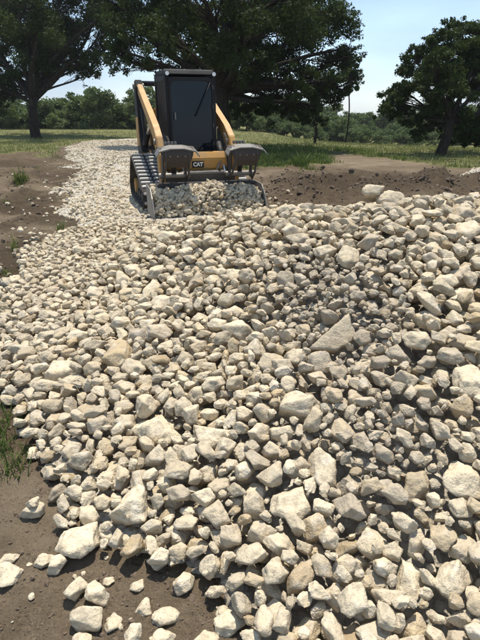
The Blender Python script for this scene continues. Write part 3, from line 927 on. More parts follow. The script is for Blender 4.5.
# body
prism('chassis', [(-0.78, 0.28), (0.95, 0.28), (1.15, 0.5), (1.15, 0.82), (-0.72, 0.82), (-0.82, 0.6)], -0.43, 0.43, M['black'], loader, 0.02)
prism('fender', [(-0.62, 0.76), (0.9, 0.86), (0.9, 0.90), (-0.62, 0.80)], -0.52, -0.435, M['black'], loader)
prism('fender', [(-0.62, 0.76), (0.9, 0.86), (0.9, 0.90), (-0.62, 0.80)], 0.435, 0.52, M['black'], loader)
eh = prism('engine_hood', [(0.39, 0.82), (1.32, 0.72), (1.36, 1.25), (1.22, 1.48), (0.39, 1.56)], -0.44, 0.44, M['yellow'], loader, 0.03)
for k in range(5): box('vent_slat', (0, 0.75 + 0.1 * k, 1.553 - 0.012 * k), (0.6, 0.05, 0.02), M['black'], eh)
for s in (-1, 1):
    tw = prism('rear_tower', [(0.62, 0.80), (1.22, 0.70), (1.26, 1.2), (1.16, 1.97), (0.98, 2.03), (0.90, 1.9), (0.84, 1.3)], s * 0.60 - 0.07, s * 0.60 + 0.07, M['black'], loader, 0.015)
    box('tower_panel', (s * (0.60 + 0.076), 1.0, 1.15), (0.012, 0.32, 0.5), M['yellow'], tw, 0.004)
    disc_cyl('pivot_pin', (1.04, 1.92), 0.055, s * 0.60 - 0.1, s * 0.60 + 0.1, M['worn_steel'], tw, 16, 0.006)
tube('tower_brace', [(-0.54, 1.08, 1.97), (0.54, 1.08, 1.97)], 0.045, M['black'], loader)

# cab
cw, yf, yr, zb, zt = 0.405, -0.66, 0.36, 0.80, 2.10
cab = prism('cab', [(yf + 0.01, zt - 0.085), (yf + 0.05, zt - 0.02), (yf + 0.16, zt), (yr - 0.1, zt), (yr, zt - 0.03), (yr, zt - 0.05), (yf + 0.03, zt - 0.09)], -cw + 0.012, cw - 0.012, M['black'], loader, 0.014)   # roof
for s in (-1, 1):
    prism('cab_post', [(yf - 0.03, zb - 0.06), (yf + 0.055, zb - 0.06), (yf + 0.065, zt - 0.09), (yf, zt - 0.09)], s * cw - s * 0.06, s * cw, M['black'], cab, 0.008)
    prism('cab_post', [(yr - 0.09, zb), (yr, zb), (yr, zt - 0.03), (yr - 0.09, zt - 0.03)], s * cw - s * 0.06, s * cw, M['black'], cab, 0.008)
    prism('side_sill', [(yf + 0.05, zb - 0.04), (yr - 0.09, zb - 0.04), (yr - 0.09, zb + 0.36), (yf + 0.05, zb + 0.30)], s * cw - s * 0.05, s * (cw - 0.006), M['black'], cab, 0.006)
    prism('top_rail', [(yf + 0.06, zt - 0.17), (yr - 0.09, zt - 0.15), (yr - 0.09, zt - 0.055), (yf + 0.06, zt - 0.105)], s * cw - s * 0.05, s * (cw - 0.004), M['black'], cab, 0.006)
    for k in range(9):
        yy = yf + 0.12 + 0.092 * k
        box('screen_bar', (s * (cw - 0.018), yy, (zb + zt) / 2 + 0.1), (0.012, 0.022, 1.02), M['dark_steel'], cab)
    for k in range(6):
        box('screen_bar', (s * (cw - 0.026), (yf + yr) / 2, zb + 0.42 + 0.14 * k), (0.008, 0.88, 0.018), M['dark_steel'], cab)
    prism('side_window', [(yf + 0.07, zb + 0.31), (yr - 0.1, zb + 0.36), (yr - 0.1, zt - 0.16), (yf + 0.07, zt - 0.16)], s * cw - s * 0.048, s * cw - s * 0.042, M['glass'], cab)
prism('cab_rear_wall', [(yr - 0.06, zb), (yr - 0.03, zb), (yr - 0.03, zt - 0.05), (yr - 0.06, zt - 0.05)], -cw + 0.06, cw - 0.06, M['black'], cab)
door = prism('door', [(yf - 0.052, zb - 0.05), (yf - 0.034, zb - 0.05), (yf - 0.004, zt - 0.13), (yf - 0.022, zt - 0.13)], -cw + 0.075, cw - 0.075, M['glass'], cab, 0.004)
def door_bar(x0, x1, z0, z1):
    y = lambda z: yf - 0.055 + 0.03 * (z - zb) / (zt - zb)
    prism('door_frame', [(y(z0) - 0.014, z0), (y(z0) + 0.02, z0), (y(z1) + 0.02, z1), (y(z1) - 0.014, z1)], x0, x1, M['black'], door, 0.005)
door_bar(-cw + 0.05, -cw + 0.075, zb - 0.05, zt - 0.12); door_bar(cw - 0.075, cw - 0.05, zb - 0.05, zt - 0.12)
door_bar(-cw + 0.1, cw - 0.1, zt - 0.17, zt - 0.12); door_bar(-cw + 0.1, cw - 0.1, zb - 0.05, zb)
for e in (-1, 1):                                     # rounded upper corners of the glass
    cb_ = bmesh.new(); xo = e * (cw - 0.075)
    arc = [(xo, zt - 0.17), (xo - e * 0.11, zt - 0.17)] + [(xo - e * 0.11 * (1 - math.sin(a)), zt - 0.28 + 0.11 * math.cos(a)) for a in (0.35, 0.7, 1.05, 1.4)] + [(xo, zt - 0.28)]
    fa = [cb_.verts.new((x, yf - 0.046, z)) for x, z in arc]; fb = [cb_.verts.new((x, yf - 0.02, z)) for x, z in arc]
    cb_.faces.new(fa); cb_.faces.new(fb[::-1])
    for k in range(len(arc)): cb_.faces.new((fa[k], fb[k], fb[(k + 1) % len(arc)], fa[(k + 1) % len(arc)]))
    bm_obj('door_frame', cb_, M['black'], door)
tube('grab_bar', [(-0.20, yf + 0.02, 1.45), (-0.10, yf + 0.01, 1.43), (0.04, yf + 0.01, 1.44), (0.12, yf + 0.02, 1.50)], 0.012, M['worn_steel'], cab, 8)
for k in range(4): box('hinge', (cw - 0.062, yf - 0.062, 1.0 + 0.28 * k), (0.03, 0.024, 0.06), M['dark_steel'], door, 0.004)
box('handle', (-cw + 0.125, yf - 0.075, 1.42), (0.02, 0.03, 0.11), M['worn_steel'], door, 0.006)
tube('wiper', [(0.30, yf - 0.06, 1.90), (0.12, yf - 0.075, 1.55), (0.05, yf - 0.08, 1.42)], 0.009, M['black'], door, 6)
seat = box('seat', (0, -0.02, 1.02), (0.46, 0.46, 0.14), M['seat'], cab, 0.04)
box('seat_back', (0, 0.21, 1.36), (0.44, 0.12, 0.60), M['seat'], seat, 0.05)
for s in (-1, 1):
    box('armrest', (s * 0.29, 0.0, 1.24), (0.08, 0.36, 0.07), M['seat'], seat, 0.02)
    tube('joystick', [(s * 0.29, -0.16, 1.26), (s * 0.285, -0.19, 1.40)], [0.012, 0.022], M['seat'], seat, 8)
    lp = disc_cyl('work_light', (0, 0), 0.036, -0.03, 0.03, M['black'], cab, 18, 0.006)
    lp.rotation_euler = (0, 0, R(90)); lp.location = (s * (cw - 0.035), yf - 0.02, zt - 0.075)
    ln = disc_cyl('lens', (0, 0), 0.029, -0.034, -0.0301, M['lens'], lp, 18, 0.0)

# lift arms
arm_line = [(1.04, 1.92), (0.2, 1.56), (-0.62, 1.21), (-0.86, 1.05), (-1.00, 0.82), (-1.06, 0.55), (-1.10, 0.30)]
arm_w = [0.07, 0.078, 0.095, 0.12, 0.115, 0.10, 0.08]
for s in (-1, 1):
    arm = prism('lift_arm', ribbon(arm_line, arm_w), s * 0.585 - 0.05, s * 0.585 + 0.05, M['yellow'], loader, 0.012)
    disc_cyl('pin', (-0.86, 1.05), 0.045, s * 0.585 - 0.078, s * 0.585 + 0.078, M['worn_steel'], arm, 14, 0.005)
    disc_cyl('pin', (-1.09, 0.36), 0.05, s * 0.585 - 0.085, s * 0.585 + 0.085, M['worn_steel'], arm, 14, 0.005)
    tube('lift_cylinder', [(s * 0.60, 0.82, 0.86), (s * 0.595, 0.30, 1.12)], 0.055, M['black'], arm)
    tube('cylinder_rod', [(s * 0.595, 0.30, 1.12), (s * 0.59, -0.25, 1.36)], 0.028, M['chrome'], arm)
    tube('control_link', [(s * 0.60, 0.45, 0.95), (s * 0.60, 0.75, 1.55)], 0.035, M['black'], arm)
    tc = tube('tilt_cylinder', [(s * 0.40, -0.80, 1.02), (s * 0.40, -1.02, 0.78)], 0.045, M['black'], loader)
    tube('cylinder_rod', [(s * 0.40, -1.02, 0.78), (s * 0.40, -1.20, 0.58)], 0.024, M['chrome'], tc)
    tube('hose', [(s * 0.50, -0.80, 1.16), (s * 0.47, -1.0, 1.12), (s * 0.44, -1.12, 0.92), (s * 0.46, -1.14, 0.70), (s * 0.38, -1.20, 0.55)], 0.016, M['rubber'], loader, 8)
cm = prism('cross_member', [(-0.90, 0.60), (-1.02, 0.56), (-1.10, 0.64), (-1.12, 0.80), (-1.06, 0.90), (-0.90, 0.90)], -0.52, 0.52, M['yellow'], loader, 0.018)
font = bpy.data.curves.new('lettering', 'FONT'); font.body = 'CAT'; font.size = 0.08; font.align_x = 'CENTER'; font.align_y = 'CENTER'; font.extrude = 0.002
font.offset = 0.004
font.materials.append(M['white'])
badge = prism('badge', [(-1.1165, 0.67), (-1.1185, 0.67), (-1.1255, 0.77), (-1.1235, 0.77)], -0.125, 0.065, M['black'], cm)
tmp = bpy.data.objects.new('lettering', font); col.objects.link(tmp); bpy.context.view_layer.update()
txm = bpy.data.meshes.new_from_object(tmp.evaluated_get(bpy.context.evaluated_depsgraph_get())); bpy.data.objects.remove(tmp)
tx = link('lettering', txm, cm); tx.location = (-0.03, -1.1275, 0.72); tx.rotation_euler = (R(90) + math.atan2(0.009, 0.13), 0, 0)
cp_ = prism('coupler', [(-1.10, 0.16), (-1.17, 0.16), (-1.20, 0.60), (-1.15, 0.64), (-1.10, 0.55)], -0.56, 0.56, M['dark_steel'], loader, 0.01)
for s in (-1, 1): box('coupler_lever', (s * 0.3, -1.13, 0.70), (0.03, 0.03, 0.16), M['worn_steel'], cp_, 0.006, Quaternion((0, 1, 0), s * 0.5))

# bucket
BW = 0.875
bk = prism('bucket', [(-1.21, 0.06), (-1.24, 0.06), (-1.27, 0.44), (-1.24, 0.48), (-1.21, 0.46)], -BW + 0.016, BW - 0.016, M['dark_steel'], loader, 0.006)
prism('bucket_floor', [(-1.242, 0.035), (-1.86, 0.02), (-1.86, 0.045), (-1.242, 0.06)], -BW + 0.016, BW - 0.016, M['worn_steel'], bk, 0.004)
prism('cutting_edge', [(-1.80, 0.046), (-1.93, 0.03), (-1.93, 0.036), (-1.80, 0.064)], -BW + 0.016, BW - 0.016, M['worn_steel'], bk)
for s in (-1, 1):
    prism('side_plate', [(-1.20, 0.03), (-1.88, 0.015), (-1.86, 0.12), (-1.74, 0.32), (-1.60, 0.45), (-1.20, 0.47)], s * BW - s * 0.014, s * BW + s * 0.004, M['worn_steel'], bk, 0.004)
for k in range(7):
    box('rib', (-0.72 + 0.24 * k, -1.195, 0.26), (0.02, 0.03, 0.34), M['dark_steel'], bk)

# grapple jaws, opened over the load
for s in (-1, 1):
    xm = s * 0.53 + 0.09; hw = 0.215
    prof = [(-1.24, 0.94), (-1.36, 1.00), (-1.48, 1.00), (-1.57, 0.96), (-1.60, 0.89), (-1.585, 0.81), (-1.54, 0.73)]
    half = [0.26, 0.265, 0.265, 0.25, 0.225, 0.195, 0.16]
    inn = ribbon(prof, 0.010); n = len(prof)
    jb = bmesh.new()
    A_ = [jb.verts.new((xm - half[k], *inn[k])) for k in range(n)]; B_ = [jb.verts.new((xm + half[k], *inn[k])) for k in range(n)]
    C_ = [jb.verts.new((xm - half[k], *inn[2 * n - 1 - k])) for k in range(n)]; D_ = [jb.verts.new((xm + half[k], *inn[2 * n - 1 - k])) for k in range(n)]
    for k in range(n - 1):
        for P_, Q_ in ((A_, B_), (B_, D_), (D_, C_), (C_, A_)): jb.faces.new((P_[k], Q_[k], Q_[k + 1], P_[k + 1]))
    jb.faces.new((A_[0], C_[0], D_[0], B_[0])); jb.faces.new((A_[-1], B_[-1], D_[-1], C_[-1]))
    jaw = bm_obj('grapple_jaw', jb, M['rusty_steel'], loader)
    rib = [(-1.25, 0.955), (-1.36, 1.018), (-1.485, 1.018), (-1.585, 0.97), (-1.618, 0.89), (-1.60, 0.80), (-1.56, 0.70), (-1.52, 0.70), (-1.55, 0.80), (-1.56, 0.88), (-1.52, 0.93), (-1.44, 0.95), (-1.38, 0.88), (-1.33, 0.70), (-1.30, 0.52), (-1.22, 0.52), (-1.23, 0.80)]
    for x in (xm - 0.185, xm + 0.165):
        prism('jaw_rib', rib, x, x + 0.022, M['dark_steel'], jaw, 0.004)
    eb = bmesh.new()                                     # worn lip with drooping tips, sunlight put into its pale colour
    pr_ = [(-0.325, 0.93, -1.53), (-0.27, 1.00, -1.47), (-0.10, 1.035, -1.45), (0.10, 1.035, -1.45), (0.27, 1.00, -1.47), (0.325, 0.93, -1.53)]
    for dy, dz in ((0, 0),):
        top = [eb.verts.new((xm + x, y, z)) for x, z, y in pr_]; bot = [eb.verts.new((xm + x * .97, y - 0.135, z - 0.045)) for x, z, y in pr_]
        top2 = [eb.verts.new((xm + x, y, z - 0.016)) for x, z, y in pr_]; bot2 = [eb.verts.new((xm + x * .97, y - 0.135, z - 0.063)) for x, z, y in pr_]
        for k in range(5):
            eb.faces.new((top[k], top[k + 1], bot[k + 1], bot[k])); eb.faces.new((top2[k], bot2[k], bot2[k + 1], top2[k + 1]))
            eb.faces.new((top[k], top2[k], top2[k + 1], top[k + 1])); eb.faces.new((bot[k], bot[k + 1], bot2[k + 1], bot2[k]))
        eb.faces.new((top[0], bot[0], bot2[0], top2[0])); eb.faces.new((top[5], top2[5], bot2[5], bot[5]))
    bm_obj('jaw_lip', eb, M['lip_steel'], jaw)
    for k in range(3): disc = box('bolt_head', (xm - 0.11 + 0.11 * k, -1.607, 0.885), (0.022, 0.012, 0.022), M['worn_steel'], jaw, 0.004)
    for k in range(4):
        box('jaw_tooth', (xm - 0.13 + 0.05 * k, -1.36, 1.055), (0.034, 0.05, 0.045), M['worn_steel'], jaw, 0.006)
    tube('jaw_cylinder', [(xm, -1.23, 0.62), (xm, -1.32, 0.80)], 0.038, M['black'], jaw)
    tube('cylinder_rod', [(xm, -1.32, 0.80), (xm, -1.40, 0.96)], 0.02, M['chrome'], jaw)
    disc_cyl('jaw_pin', (-1.26, 0.58), 0.04, xm - 0.24, xm + 0.24, M['worn_steel'], jaw, 14, 0.005)
    for x in (-0.17, 0.17):
        tube('jaw_strut', [(xm + x, -1.54, 0.76), (xm + x * 1.1, -1.44, 0.60), (xm + x * 1.1, -1.30, 0.50)], 0.018, M['dark_steel'], jaw, 8)

# the load
lb = Batch(); r = np.random.default_rng(9)
rotm = Matrix.Rotation(YAW, 3, 'Z')
rm3 = np.array(rotm)
line = np.array([(-1.82, 0.06), (-1.79, 0.14), (-1.74, 0.24), (-1.66, 0.33), (-1.55, 0.39), (-1.42, 0.415), (-1.29, 0.42)])
ld = np.r_[0, np.cumsum(np.linalg.norm(np.diff(line, axis=0), axis=1))]
for k in range(1500):
    u = r.uniform(0, ld[-1]); y, z = np.interp(u, ld, line[:, 0]), np.interp(u, ld, line[:, 1])
    size = float(np.clip(.062 * math.exp(r.normal(0, .32)), .03, .13)); ins = r.uniform(-.02, .035)
    x = r.uniform(-BW + .04, BW - .04)
    hump = (0.035 * math.sin(x * 5 + 1) + 0.02 * math.sin(x * 13)) * (z > .25)
    p = np.array([x, y + ins, z - ins + hump])
    V, F, _ = rock_verts(int(r.integers(0, NSHAPE)), 2)
    lb.add(V @ rand_rot(r, 1.0).T * size + p, F, (np.clip(r.normal(.64, .17), 0, 1), np.clip(r.normal(.85, .2), 0, 1), np.clip(r.normal(.12, .1), 0, .6)))
lb_me = lb.mesh('bucket_rocks', M['limestone'], False)
lo_ = link('bucket_rocks', lb_me); lo_.location = ML; lo_.rotation_euler = (0, 0, YAW)
tag(lo_, 'small tan rocks heaped in the bucket of the loader', kind='stuff')
ce = bmesh.new(); add_prism(ce, [(-1.28, 0.075), (-1.76, 0.06), (-1.70, 0.22), (-1.58, 0.34), (-1.46, 0.37), (-1.29, 0.38)], -BW + 0.03, BW - 0.03)
co = bm_obj('bucket_fines', ce, M['core']); co.location = ML; co.rotation_euler = (0, 0, YAW)
tag(co, 'fine rubble filling the gaps between rocks in the bucket', kind='stuff')

# ------------------------------------------------------------------ trees
def curve_to(a, b, r, sag=0.15, n=7):
    a, b = np.array(a, float), np.array(b, float); L = np.linalg.norm(b - a)
    t = np.linspace(0, 1, n)[:, None]
    P = a + (b - a) * t
    k = r.normal(size=3) * sag * L; k[2] = abs(k[2]) * 0.8
    P = P + np.sin(t * math.pi) * k * 0.6 + np.sin(t * 2 * math.pi) * r.normal(size=3) * sag * 0.25 * L
    return P

def leaf_cloud(r, centres, radii, count, size, squash=0.75):
    """quads for leaves spread through many small clumps"""
    w = np.array(radii) ** 2.2; w /= w.sum()
    k = r.choice(len(centres), count, p=w)
    d = r.normal(size=(count, 3)); d /= np.linalg.norm(d, axis=1)[:, None]
    rad = r.random(count) ** 0.45 * np.where(r.random(count) < .3, 1.3, 1.0)
    P = np.array(centres)[k] + d * (rad * np.array(radii)[k])[:, None] * np.array([1, 1, squash])
    a = r.normal(size=(count, 3)); a /= np.linalg.norm(a, axis=1)[:, None]
    b = r.normal(size=(count, 3)); b = np.cross(a, b); b /= np.linalg.norm(b, axis=1)[:, None]
    s = size * np.exp(r.normal(0, 0.3, count))[:, None]
    c = np.cross(a, b)
    V = np.stack([P - a * s, P + b * s * 0.9, P + a * s], 1).reshape(-1, 3)
    F = np.arange(count * 3).reshape(-1, 3)
    cl = r.random(len(centres))
    tint = np.clip(0.5 * cl[k] + 0.5 * r.random(count), 0, 1)
    return V, F, np.repeat(tint[:, None].repeat(3, 1), 3, axis=0)

def make_tree(name, label, cat, base, fork_h, trunk_r, blobs, n_leaf, leaf, mat, seed, lean=(0, 0), sub=19, group=None, forks=None, subr=(.15, .33)):
    r = np.random.default_rng(seed)
    t = link(name, None); t.location = base
    tag(t, label, cat, group)
    fork = np.array([lean[0], lean[1], fork_h])
    pts = curve_to((0, 0, -0.25), fork, r, 0.05, 8)
    rad = trunk_r * np.interp(np.linspace(0, 1, 8), [0, .12, .3, 1], [1.45, 1.12, 1.0, .82])
    V, F = tube_np(pts, rad, 14)
    V = V + 0.06 * trunk_r * vnoise(V * 5 / max(trunk_r, .2))[:, None]
    link('trunk', mesh_np('trunk', V, F, M['bark']), t)
    C, Rd = [], []
    for (bc, br) in blobs:
        bc = np.array(bc, float)
        root = fork if forks is None else np.array(forks[int(r.integers(0, len(forks)))])
        start = pts[-1] if r.random() < .6 else pts[-2]
        L = curve_to(start, bc, r, 0.12, 9)
        lr = trunk_r * (0.30 + 0.22 * r.random()) * min(1.2, .6 + br / 4)
        bt = Batch()
        V, F = tube_np(L, lr * np.linspace(1, .28, 9), 8); bt.add(V, F)
        for k in range(sub):
            d = r.normal(size=3); d /= np.linalg.norm(d); d[2] *= .8
            c = bc + d * br * (0.30 + 0.85 * r.random()); s = br * r.uniform(*subr)
            C.append(c); Rd.append(s)
            q = L[int(r.integers(4, 9))]
            B = curve_to(q, c, r, 0.12, 6)
            V, F = tube_np(B, lr * .20 * np.linspace(1, .22, 6), 5); bt.add(V, F)
            for j in range(2):
                e = c + r.normal(size=3) * s * .6
                V, F = tube_np(curve_to(B[int(r.integers(3, 6))], e, r, 0.1, 4), lr * .06 * np.linspace(1, .3, 4), 4); bt.add(V, F)
        link('limb', bt.mesh('limb', M['bark']), t)
    V, F, tn = leaf_cloud(r, C, Rd, n_leaf, leaf)
    link('crown', mesh_np('crown', V, F, mat, False, tn), t)
    return t

def gz(x, y): return float(ground_z(np.array([x]), np.array([y]))[0])
def blobs_px(base, spec, depth):
    """crown masses: (px, py, radius in px, nearer(-)/farther(+) metres) at the tree's own distance"""
    out = []
    for px, py, rp, dd in spec:
        p = at_depth(px, py, depth + dd); out.append((p - np.array(base), rp / FPX * (depth + dd)))
    return out

b0 = at_depth(223, 150, 21); b0[2] = gz(b0[0], b0[1])
centre_spec = [(135, 30, 34, 0), (165, 45, 30, -2), (125, 62, 18, 0), (190, 20, 40, 1), (200, 60, 30, 2), (240, 30, 45, 0), (255, 75, 30, -1), (285, 50, 40, 1), (270, 100, 22, 1),
               (300, 85, 28, -1), (320, 30, 36, 0), (335, 65, 24, 1), (345, 20, 18, 0), (235, 95, 22, 3), (160, -30, 50, 0), (230, -60, 60, 1), (300, -40, 55, 0), (200, -10, 50, -4), (280, 0, 50, -4),
               (250, 20, 50, 5), (180, -5, 45, 5), (310, 10, 45, 4), (260, -110, 55, 0), (115, 5, 26, 1), (230, 60, 34, 4), (310, 110, 14, 0), (150, 68, 16, 1), (265, 108, 18, 2), (330, 95, 18, 1), (342, 86, 17, 1), (325, 80, 22, -1), (305, 96, 22, 0), (290, 108, 16, 2), (245, 112, 14, 3), (220, 40, 40, -3), (345, 50, 18, 0), (355, 80, 10, 0), (115, 40, 22, 0), (140, 10, 30, 2)]
make_tree('oak_tree', 'broad dark oak spreading right behind the loader', 'tree', b0, 2.6, 0.34, blobs_px(b0, centre_spec, 21), 235000, 0.056, M['oak'], 21)
b1 = at_depth(36, 133, 34); b1[2] = gz(b1[0], b1[1])
left_spec = [(102, 28, 24, 0), (118, 12, 20, 0), (108, 48, 13, 1), (78, 66, 16, 0), (14, 82, 20, 0), (-4, 100, 14, 0), (60, 40, 26, 3), (10, 20, 38, 0), (50, 15, 40, 1), (85, 20, 30, 0), (30, 55, 30, -1), (70, 50, 26, 0), (5, 70, 22, 0), (92, 58, 18, 0), (-30, 30, 45, 0), (-20, 85, 24, 0), (20, -30, 55, 0), (80, -30, 45, 0),
             (40, -80, 50, 0), (-40, -40, 50, 1), (100, 0, 22, 1), (50, 72, 14, 2), (12, 92, 12, 0), (85, 75, 12, 0), (40, 35, 40, 5), (30, 10, 45, -5)]
make_tree('oak_tree', 'dark oak with forked trunk standing beside the curve of the stone track', 'tree', b1, 2.7, 0.33, blobs_px(b1, left_spec, 34), 165000, 0.080, M['oak'], 22, lean=(0.25, 0))
b2 = at_depth(440, 158, 19.5); b2[2] = gz(b2[0], b2[1])
right_spec = [(452, 128, 15, 0), (420, 130, 11, 0), (472, 138, 12, 1), (388, 112, 13, 0), (398, 92, 13, 1), (412, 60, 12, 0), (436, 40, 14, 0), (455, 28, 12, 1), (400, 100, 18, 0), (420, 75, 24, 0), (405, 120, 15, 0), (440, 95, 28, -1), (450, 50, 26, 0), (470, 35, 24, 0), (475, 75, 30, 0), (430, 120, 16, 1), (465, 115, 24, 0), (500, 60, 34, 0), (505, 110, 30, 0), (460, 75, 26, 2),
              (530, 90, 30, 1), (390, 105, 10, 0), (425, 50, 14, 0), (440, 70, 22, -2), (480, 130, 14, 0)]
make_tree('oak_tree', 'smaller rounded oak on a short leaning trunk in the open grass', 'tree', b2, 1.3, 0.21, blobs_px(b2, right_spec, 19.5), 105000, 0.052, M['oak'], 23, lean=(0.15, 0))
b3 = at_depth(345, 141, 33); b3[2] = gz(b3[0], b3[1])
make_tree('slender_tree', 'slender tree with thin bare stem and a wispy tuft of leaves', 'tree', b3, 3.2, 0.05, blobs_px(b3, [(350, 75, 12, 0), (352, 90, 8, 0), (343, 62, 11, 0), (356, 62, 7, 0)], 33), 5200, 0.09, M['oak'], 24, sub=7)
b4 = at_depth(315, 144, 30); b4[2] = gz(b4[0], b4[1])
make_tree('young_tree', 'young dark tree with a low crown in the grass before the brush', 'tree', b4, 1.0, 0.085, blobs_px(b4, [(312, 112, 12, 0), (320, 118, 10, 0), (305, 120, 9, 0), (316, 102, 10, 0)], 30), 6000, 0.085, M['oak'], 25, sub=7)

# brush along the far side of the field
def make_shrub(seed):
    r = np.random.default_rng(seed)
    bl = [((r.normal(0, 1.3), r.normal(0, .9), r.uniform(.4, 2.4)), r.uniform(.45, 1.15)) for _ in range(11)]
    return make_tree('brush_tree', 'x', 'tree', (0, 0, 0), 0.8, 0.10, bl, 6500, 0.115, M['brush'], seed, sub=7, subr=(.25, .55))
protos = [make_shrub(60 + k) for k in range(5)]
spots = []
r = np.random.default_rng(31)
for px in np.arange(-20, 505, 9.5):
    left = px < 215
    d = (58 + r.uniform(-3, 6)) if left else (60 + r.uniform(-4, 10))
    p = at_depth(px + r.uniform(-4, 4), 125, d)
    hgt = r.uniform(0.75, 1.3) if left else r.uniform(0.55, 0.95)
    if 60 < px < 130: hgt *= 1.12
    if 350 < px < 400: hgt *= 1.1
    spots.append((p[0], p[1], hgt))
for px in np.arange(205, 560, 13):
    p = at_depth(px + r.uniform(-4, 4), 125, 84 + r.uniform(-6, 8)); spots.append((p[0], p[1], r.uniform(1.2, 1.75)))
for k, (x, y, h) in enumerate(spots):
    src = protos[k % 5]
    if k < 5: o = src
    else:
        o = src.copy(); col.objects.link(o)
        for ch in src.children:
            c = ch.copy(); col.objects.link(c); c.parent = o
    o.location = (x, y, gz(x, y) - 0.1); o.rotation_euler = (0, 0, r.uniform(0, 6.28)); o.scale = (h * 1.15, h * 1.15, h)
    tall = 'tall' if h > 1.25 else 'low' if h < .85 else 'mid height'
    if x < -6: tag(o, tall + ' green brush tree in the thicket behind the stone track', 'tree', 'brush trees behind the track')
    else: tag(o, tall + ' green brush tree in the thicket across the grassy field', 'tree', 'brush trees across the field')

# ------------------------------------------------------------------ grass and weeds
def blades(r, pts, per, height, spread, width, lean=.5, dry=(.0, 1.0)):
    n = len(pts) * per
    P = np.repeat(np.array(pts), per, 0) + np.c_[r.normal(0, spread, (n, 2)), np.zeros(n)]
    h = height * np.exp(r.normal(0, .35, n)); a = r.uniform(0, 2 * math.pi, n)
    dx = np.c_[np.cos(a), np.sin(a), np.zeros(n)]; sd = np.c_[-np.sin(a), np.cos(a), np.zeros(n)]
    ln = np.abs(r.normal(0, lean, n))
    mid = P + dx * (ln * h * .3)[:, None] + np.c_[np.zeros((n, 2)), h * .6]
    tip = P + dx * (ln * h)[:, None] + np.c_[np.zeros((n, 2)), h]
    w = width * r.uniform(.6, 1.2, n)[:, None]
    V = np.stack([P - sd * w, P + sd * w, mid + sd * w * .7, mid - sd * w * .7, tip], 1).reshape(-1, 3)
    k = np.arange(n)[:, None] * 5
    F = np.concatenate([k + np.array([[0, 1, 2, 3]]), k + np.array([[3, 2, 4, 4]])])
    F3 = np.concatenate([k + np.array([[0, 1, 2]]), k + np.array([[0, 2, 3]]), k + np.array([[3, 2, 4]])])
    base_t = np.repeat(r.uniform(dry[0], dry[1], len(pts)), per)
    t = np.clip(base_t + r.normal(0, .12, n), 0, 1)
    return V, F3, np.repeat(t[:, None].repeat(3, 1), 5, axis=0)

r = np.random.default_rng(41)
n = 90000
Y = 13 + 47 * r.random(n) ** 1.5; X = r.uniform(-.62, .62, n) * Y
keep = (turf_cover(X, Y) > 0.35 + 0.4 * r.random(n)) & (seg_dist(X, Y, ROAD) > 2.0) & (r.random(n) < np.interp(Y, [13, 20, 60], [1, .7, .35]))
X, Y = X[keep][:17000], Y[keep][:17000]
Z = ground_z(X, Y)
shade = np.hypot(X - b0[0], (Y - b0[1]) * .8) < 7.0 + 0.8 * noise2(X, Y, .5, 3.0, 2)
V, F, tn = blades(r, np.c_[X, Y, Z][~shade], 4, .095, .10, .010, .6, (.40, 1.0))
V2, F2, tn2 = blades(r, np.c_[X, Y, Z][shade], 5, .12, .10, .011, .6, (.1, .55))  # oak's shade put into the colour: darker green, taller tufts beneath its crown
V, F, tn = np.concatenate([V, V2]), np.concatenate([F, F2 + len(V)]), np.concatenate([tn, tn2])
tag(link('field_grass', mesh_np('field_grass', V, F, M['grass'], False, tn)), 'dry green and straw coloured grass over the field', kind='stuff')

def tuft(name, label, spots, per, height, spread, width, dry, seed, cat='weed', group=None, kind=None, leafy=False):
    r = np.random.default_rng(seed)
    c = np.array(spots).mean(0)
    V, F, tn = blades(r, np.array(spots) - c, per, height, spread, width, .7, dry)
    o = link(name, mesh_np(name, V, F, M['grass'], False, tn)); o.location = c
    tag(o, label, None if kind else cat, group, kind)

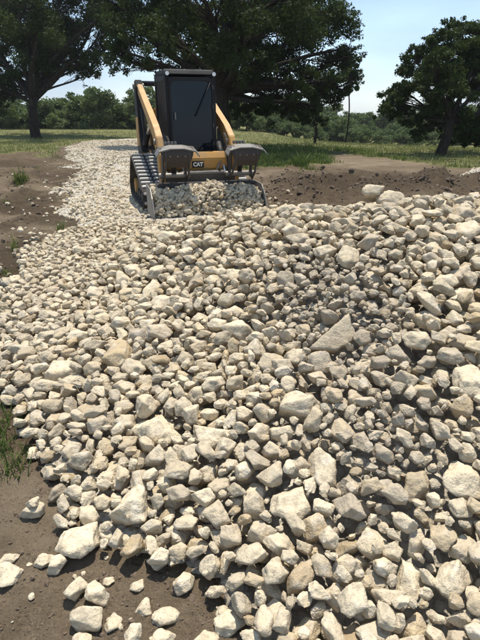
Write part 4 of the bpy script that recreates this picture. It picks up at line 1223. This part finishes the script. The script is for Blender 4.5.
def px_spots(px, py, sx, sy, n, seed):
    r = np.random.default_rng(seed); out = []
    for _ in range(n):
        p = at_height(px + r.normal(0, sx), py + r.normal(0, sy), 0); out.append((p[0], p[1], gz(p[0], p[1])))
    return out
tuft('grass_clump', 'clump of green grass on bare soil against the low edge of the heap', px_spots(2, 440, 8, 20, 34, 1), 7, .05, .018, .0028, (.05, .55), 51, kind='stuff')
tuft('grass_clump', 'dry green grass clump among pale rocks by the wheel ruts', px_spots(2, 325, 4, 5, 16, 2), 9, .09, .025, .003, (.3, .8), 52, kind='stuff')
tuft('weed', 'bushy green weed growing in the churned soil beside the track', px_spots(21, 187, 2.0, .6, 16, 3), 10, .20, .06, .008, (.15, .6), 53)
tuft('weed', 'small dark weed sprouting between stones at the track edge', px_spots(61, 232, .5, .4, 6, 4), 8, .13, .03, .005, (.1, .5), 54)
tuft('weed', 'thin straggly weed on the soil between the ruts', px_spots(14, 250, .6, .4, 7, 5), 6, .12, .025, .004, (.3, .8), 55)
tuft('weed', 'leafy roadside weed in the shaded grass beside the loader', px_spots(300, 166, 2.5, .8, 18, 6), 10, .30, .08, .012, (.05, .4), 56)
rr = np.random.default_rng(71); sp = []
for px, py, n in ((6, 205, 8), (30, 200, 6), (40, 172, 8), (55, 160, 8), (8, 275, 8), (4, 300, 8), (12, 405, 10), (20, 420, 8), (16, 470, 8), (28, 455, 6), (3, 350, 6), (12, 160, 8), (300, 178, 8), (350, 180, 8), (440, 176, 8)):
    for q in px_spots(px, py, 2.5, 1.2, n, int(px * 7 + py)): sp.append(q)
tuft('sparse_weeds', 'sparse short weeds scattered over the bare soil', sp, 6, .05, .03, .004, (.1, .7), 72, kind='stuff')

# ------------------------------------------------------------------ warm summer air
hz = bpy.data.materials.new('air'); hz.use_nodes = True; ht = hz.node_tree; ht.nodes.clear()
ho = ht.nodes.new('ShaderNodeOutputMaterial'); hv = ht.nodes.new('ShaderNodeVolumePrincipled')
hv.inputs['Color'].default_value = (0.92, 0.95, 1.0, 1); hv.inputs['Density'].default_value = 0.0003; hv.inputs['Anisotropy'].default_value = 0.2
ht.links.new(hv.outputs[0], ho.inputs['Volume'])
hb = bmesh.new(); add_box(hb, (0, 480, 9.5), (1100, 1200, 26.0))
haze = bm_obj('haze', hb, hz); tag(haze, 'thin pale summer haze in the air over the field', kind='stuff')
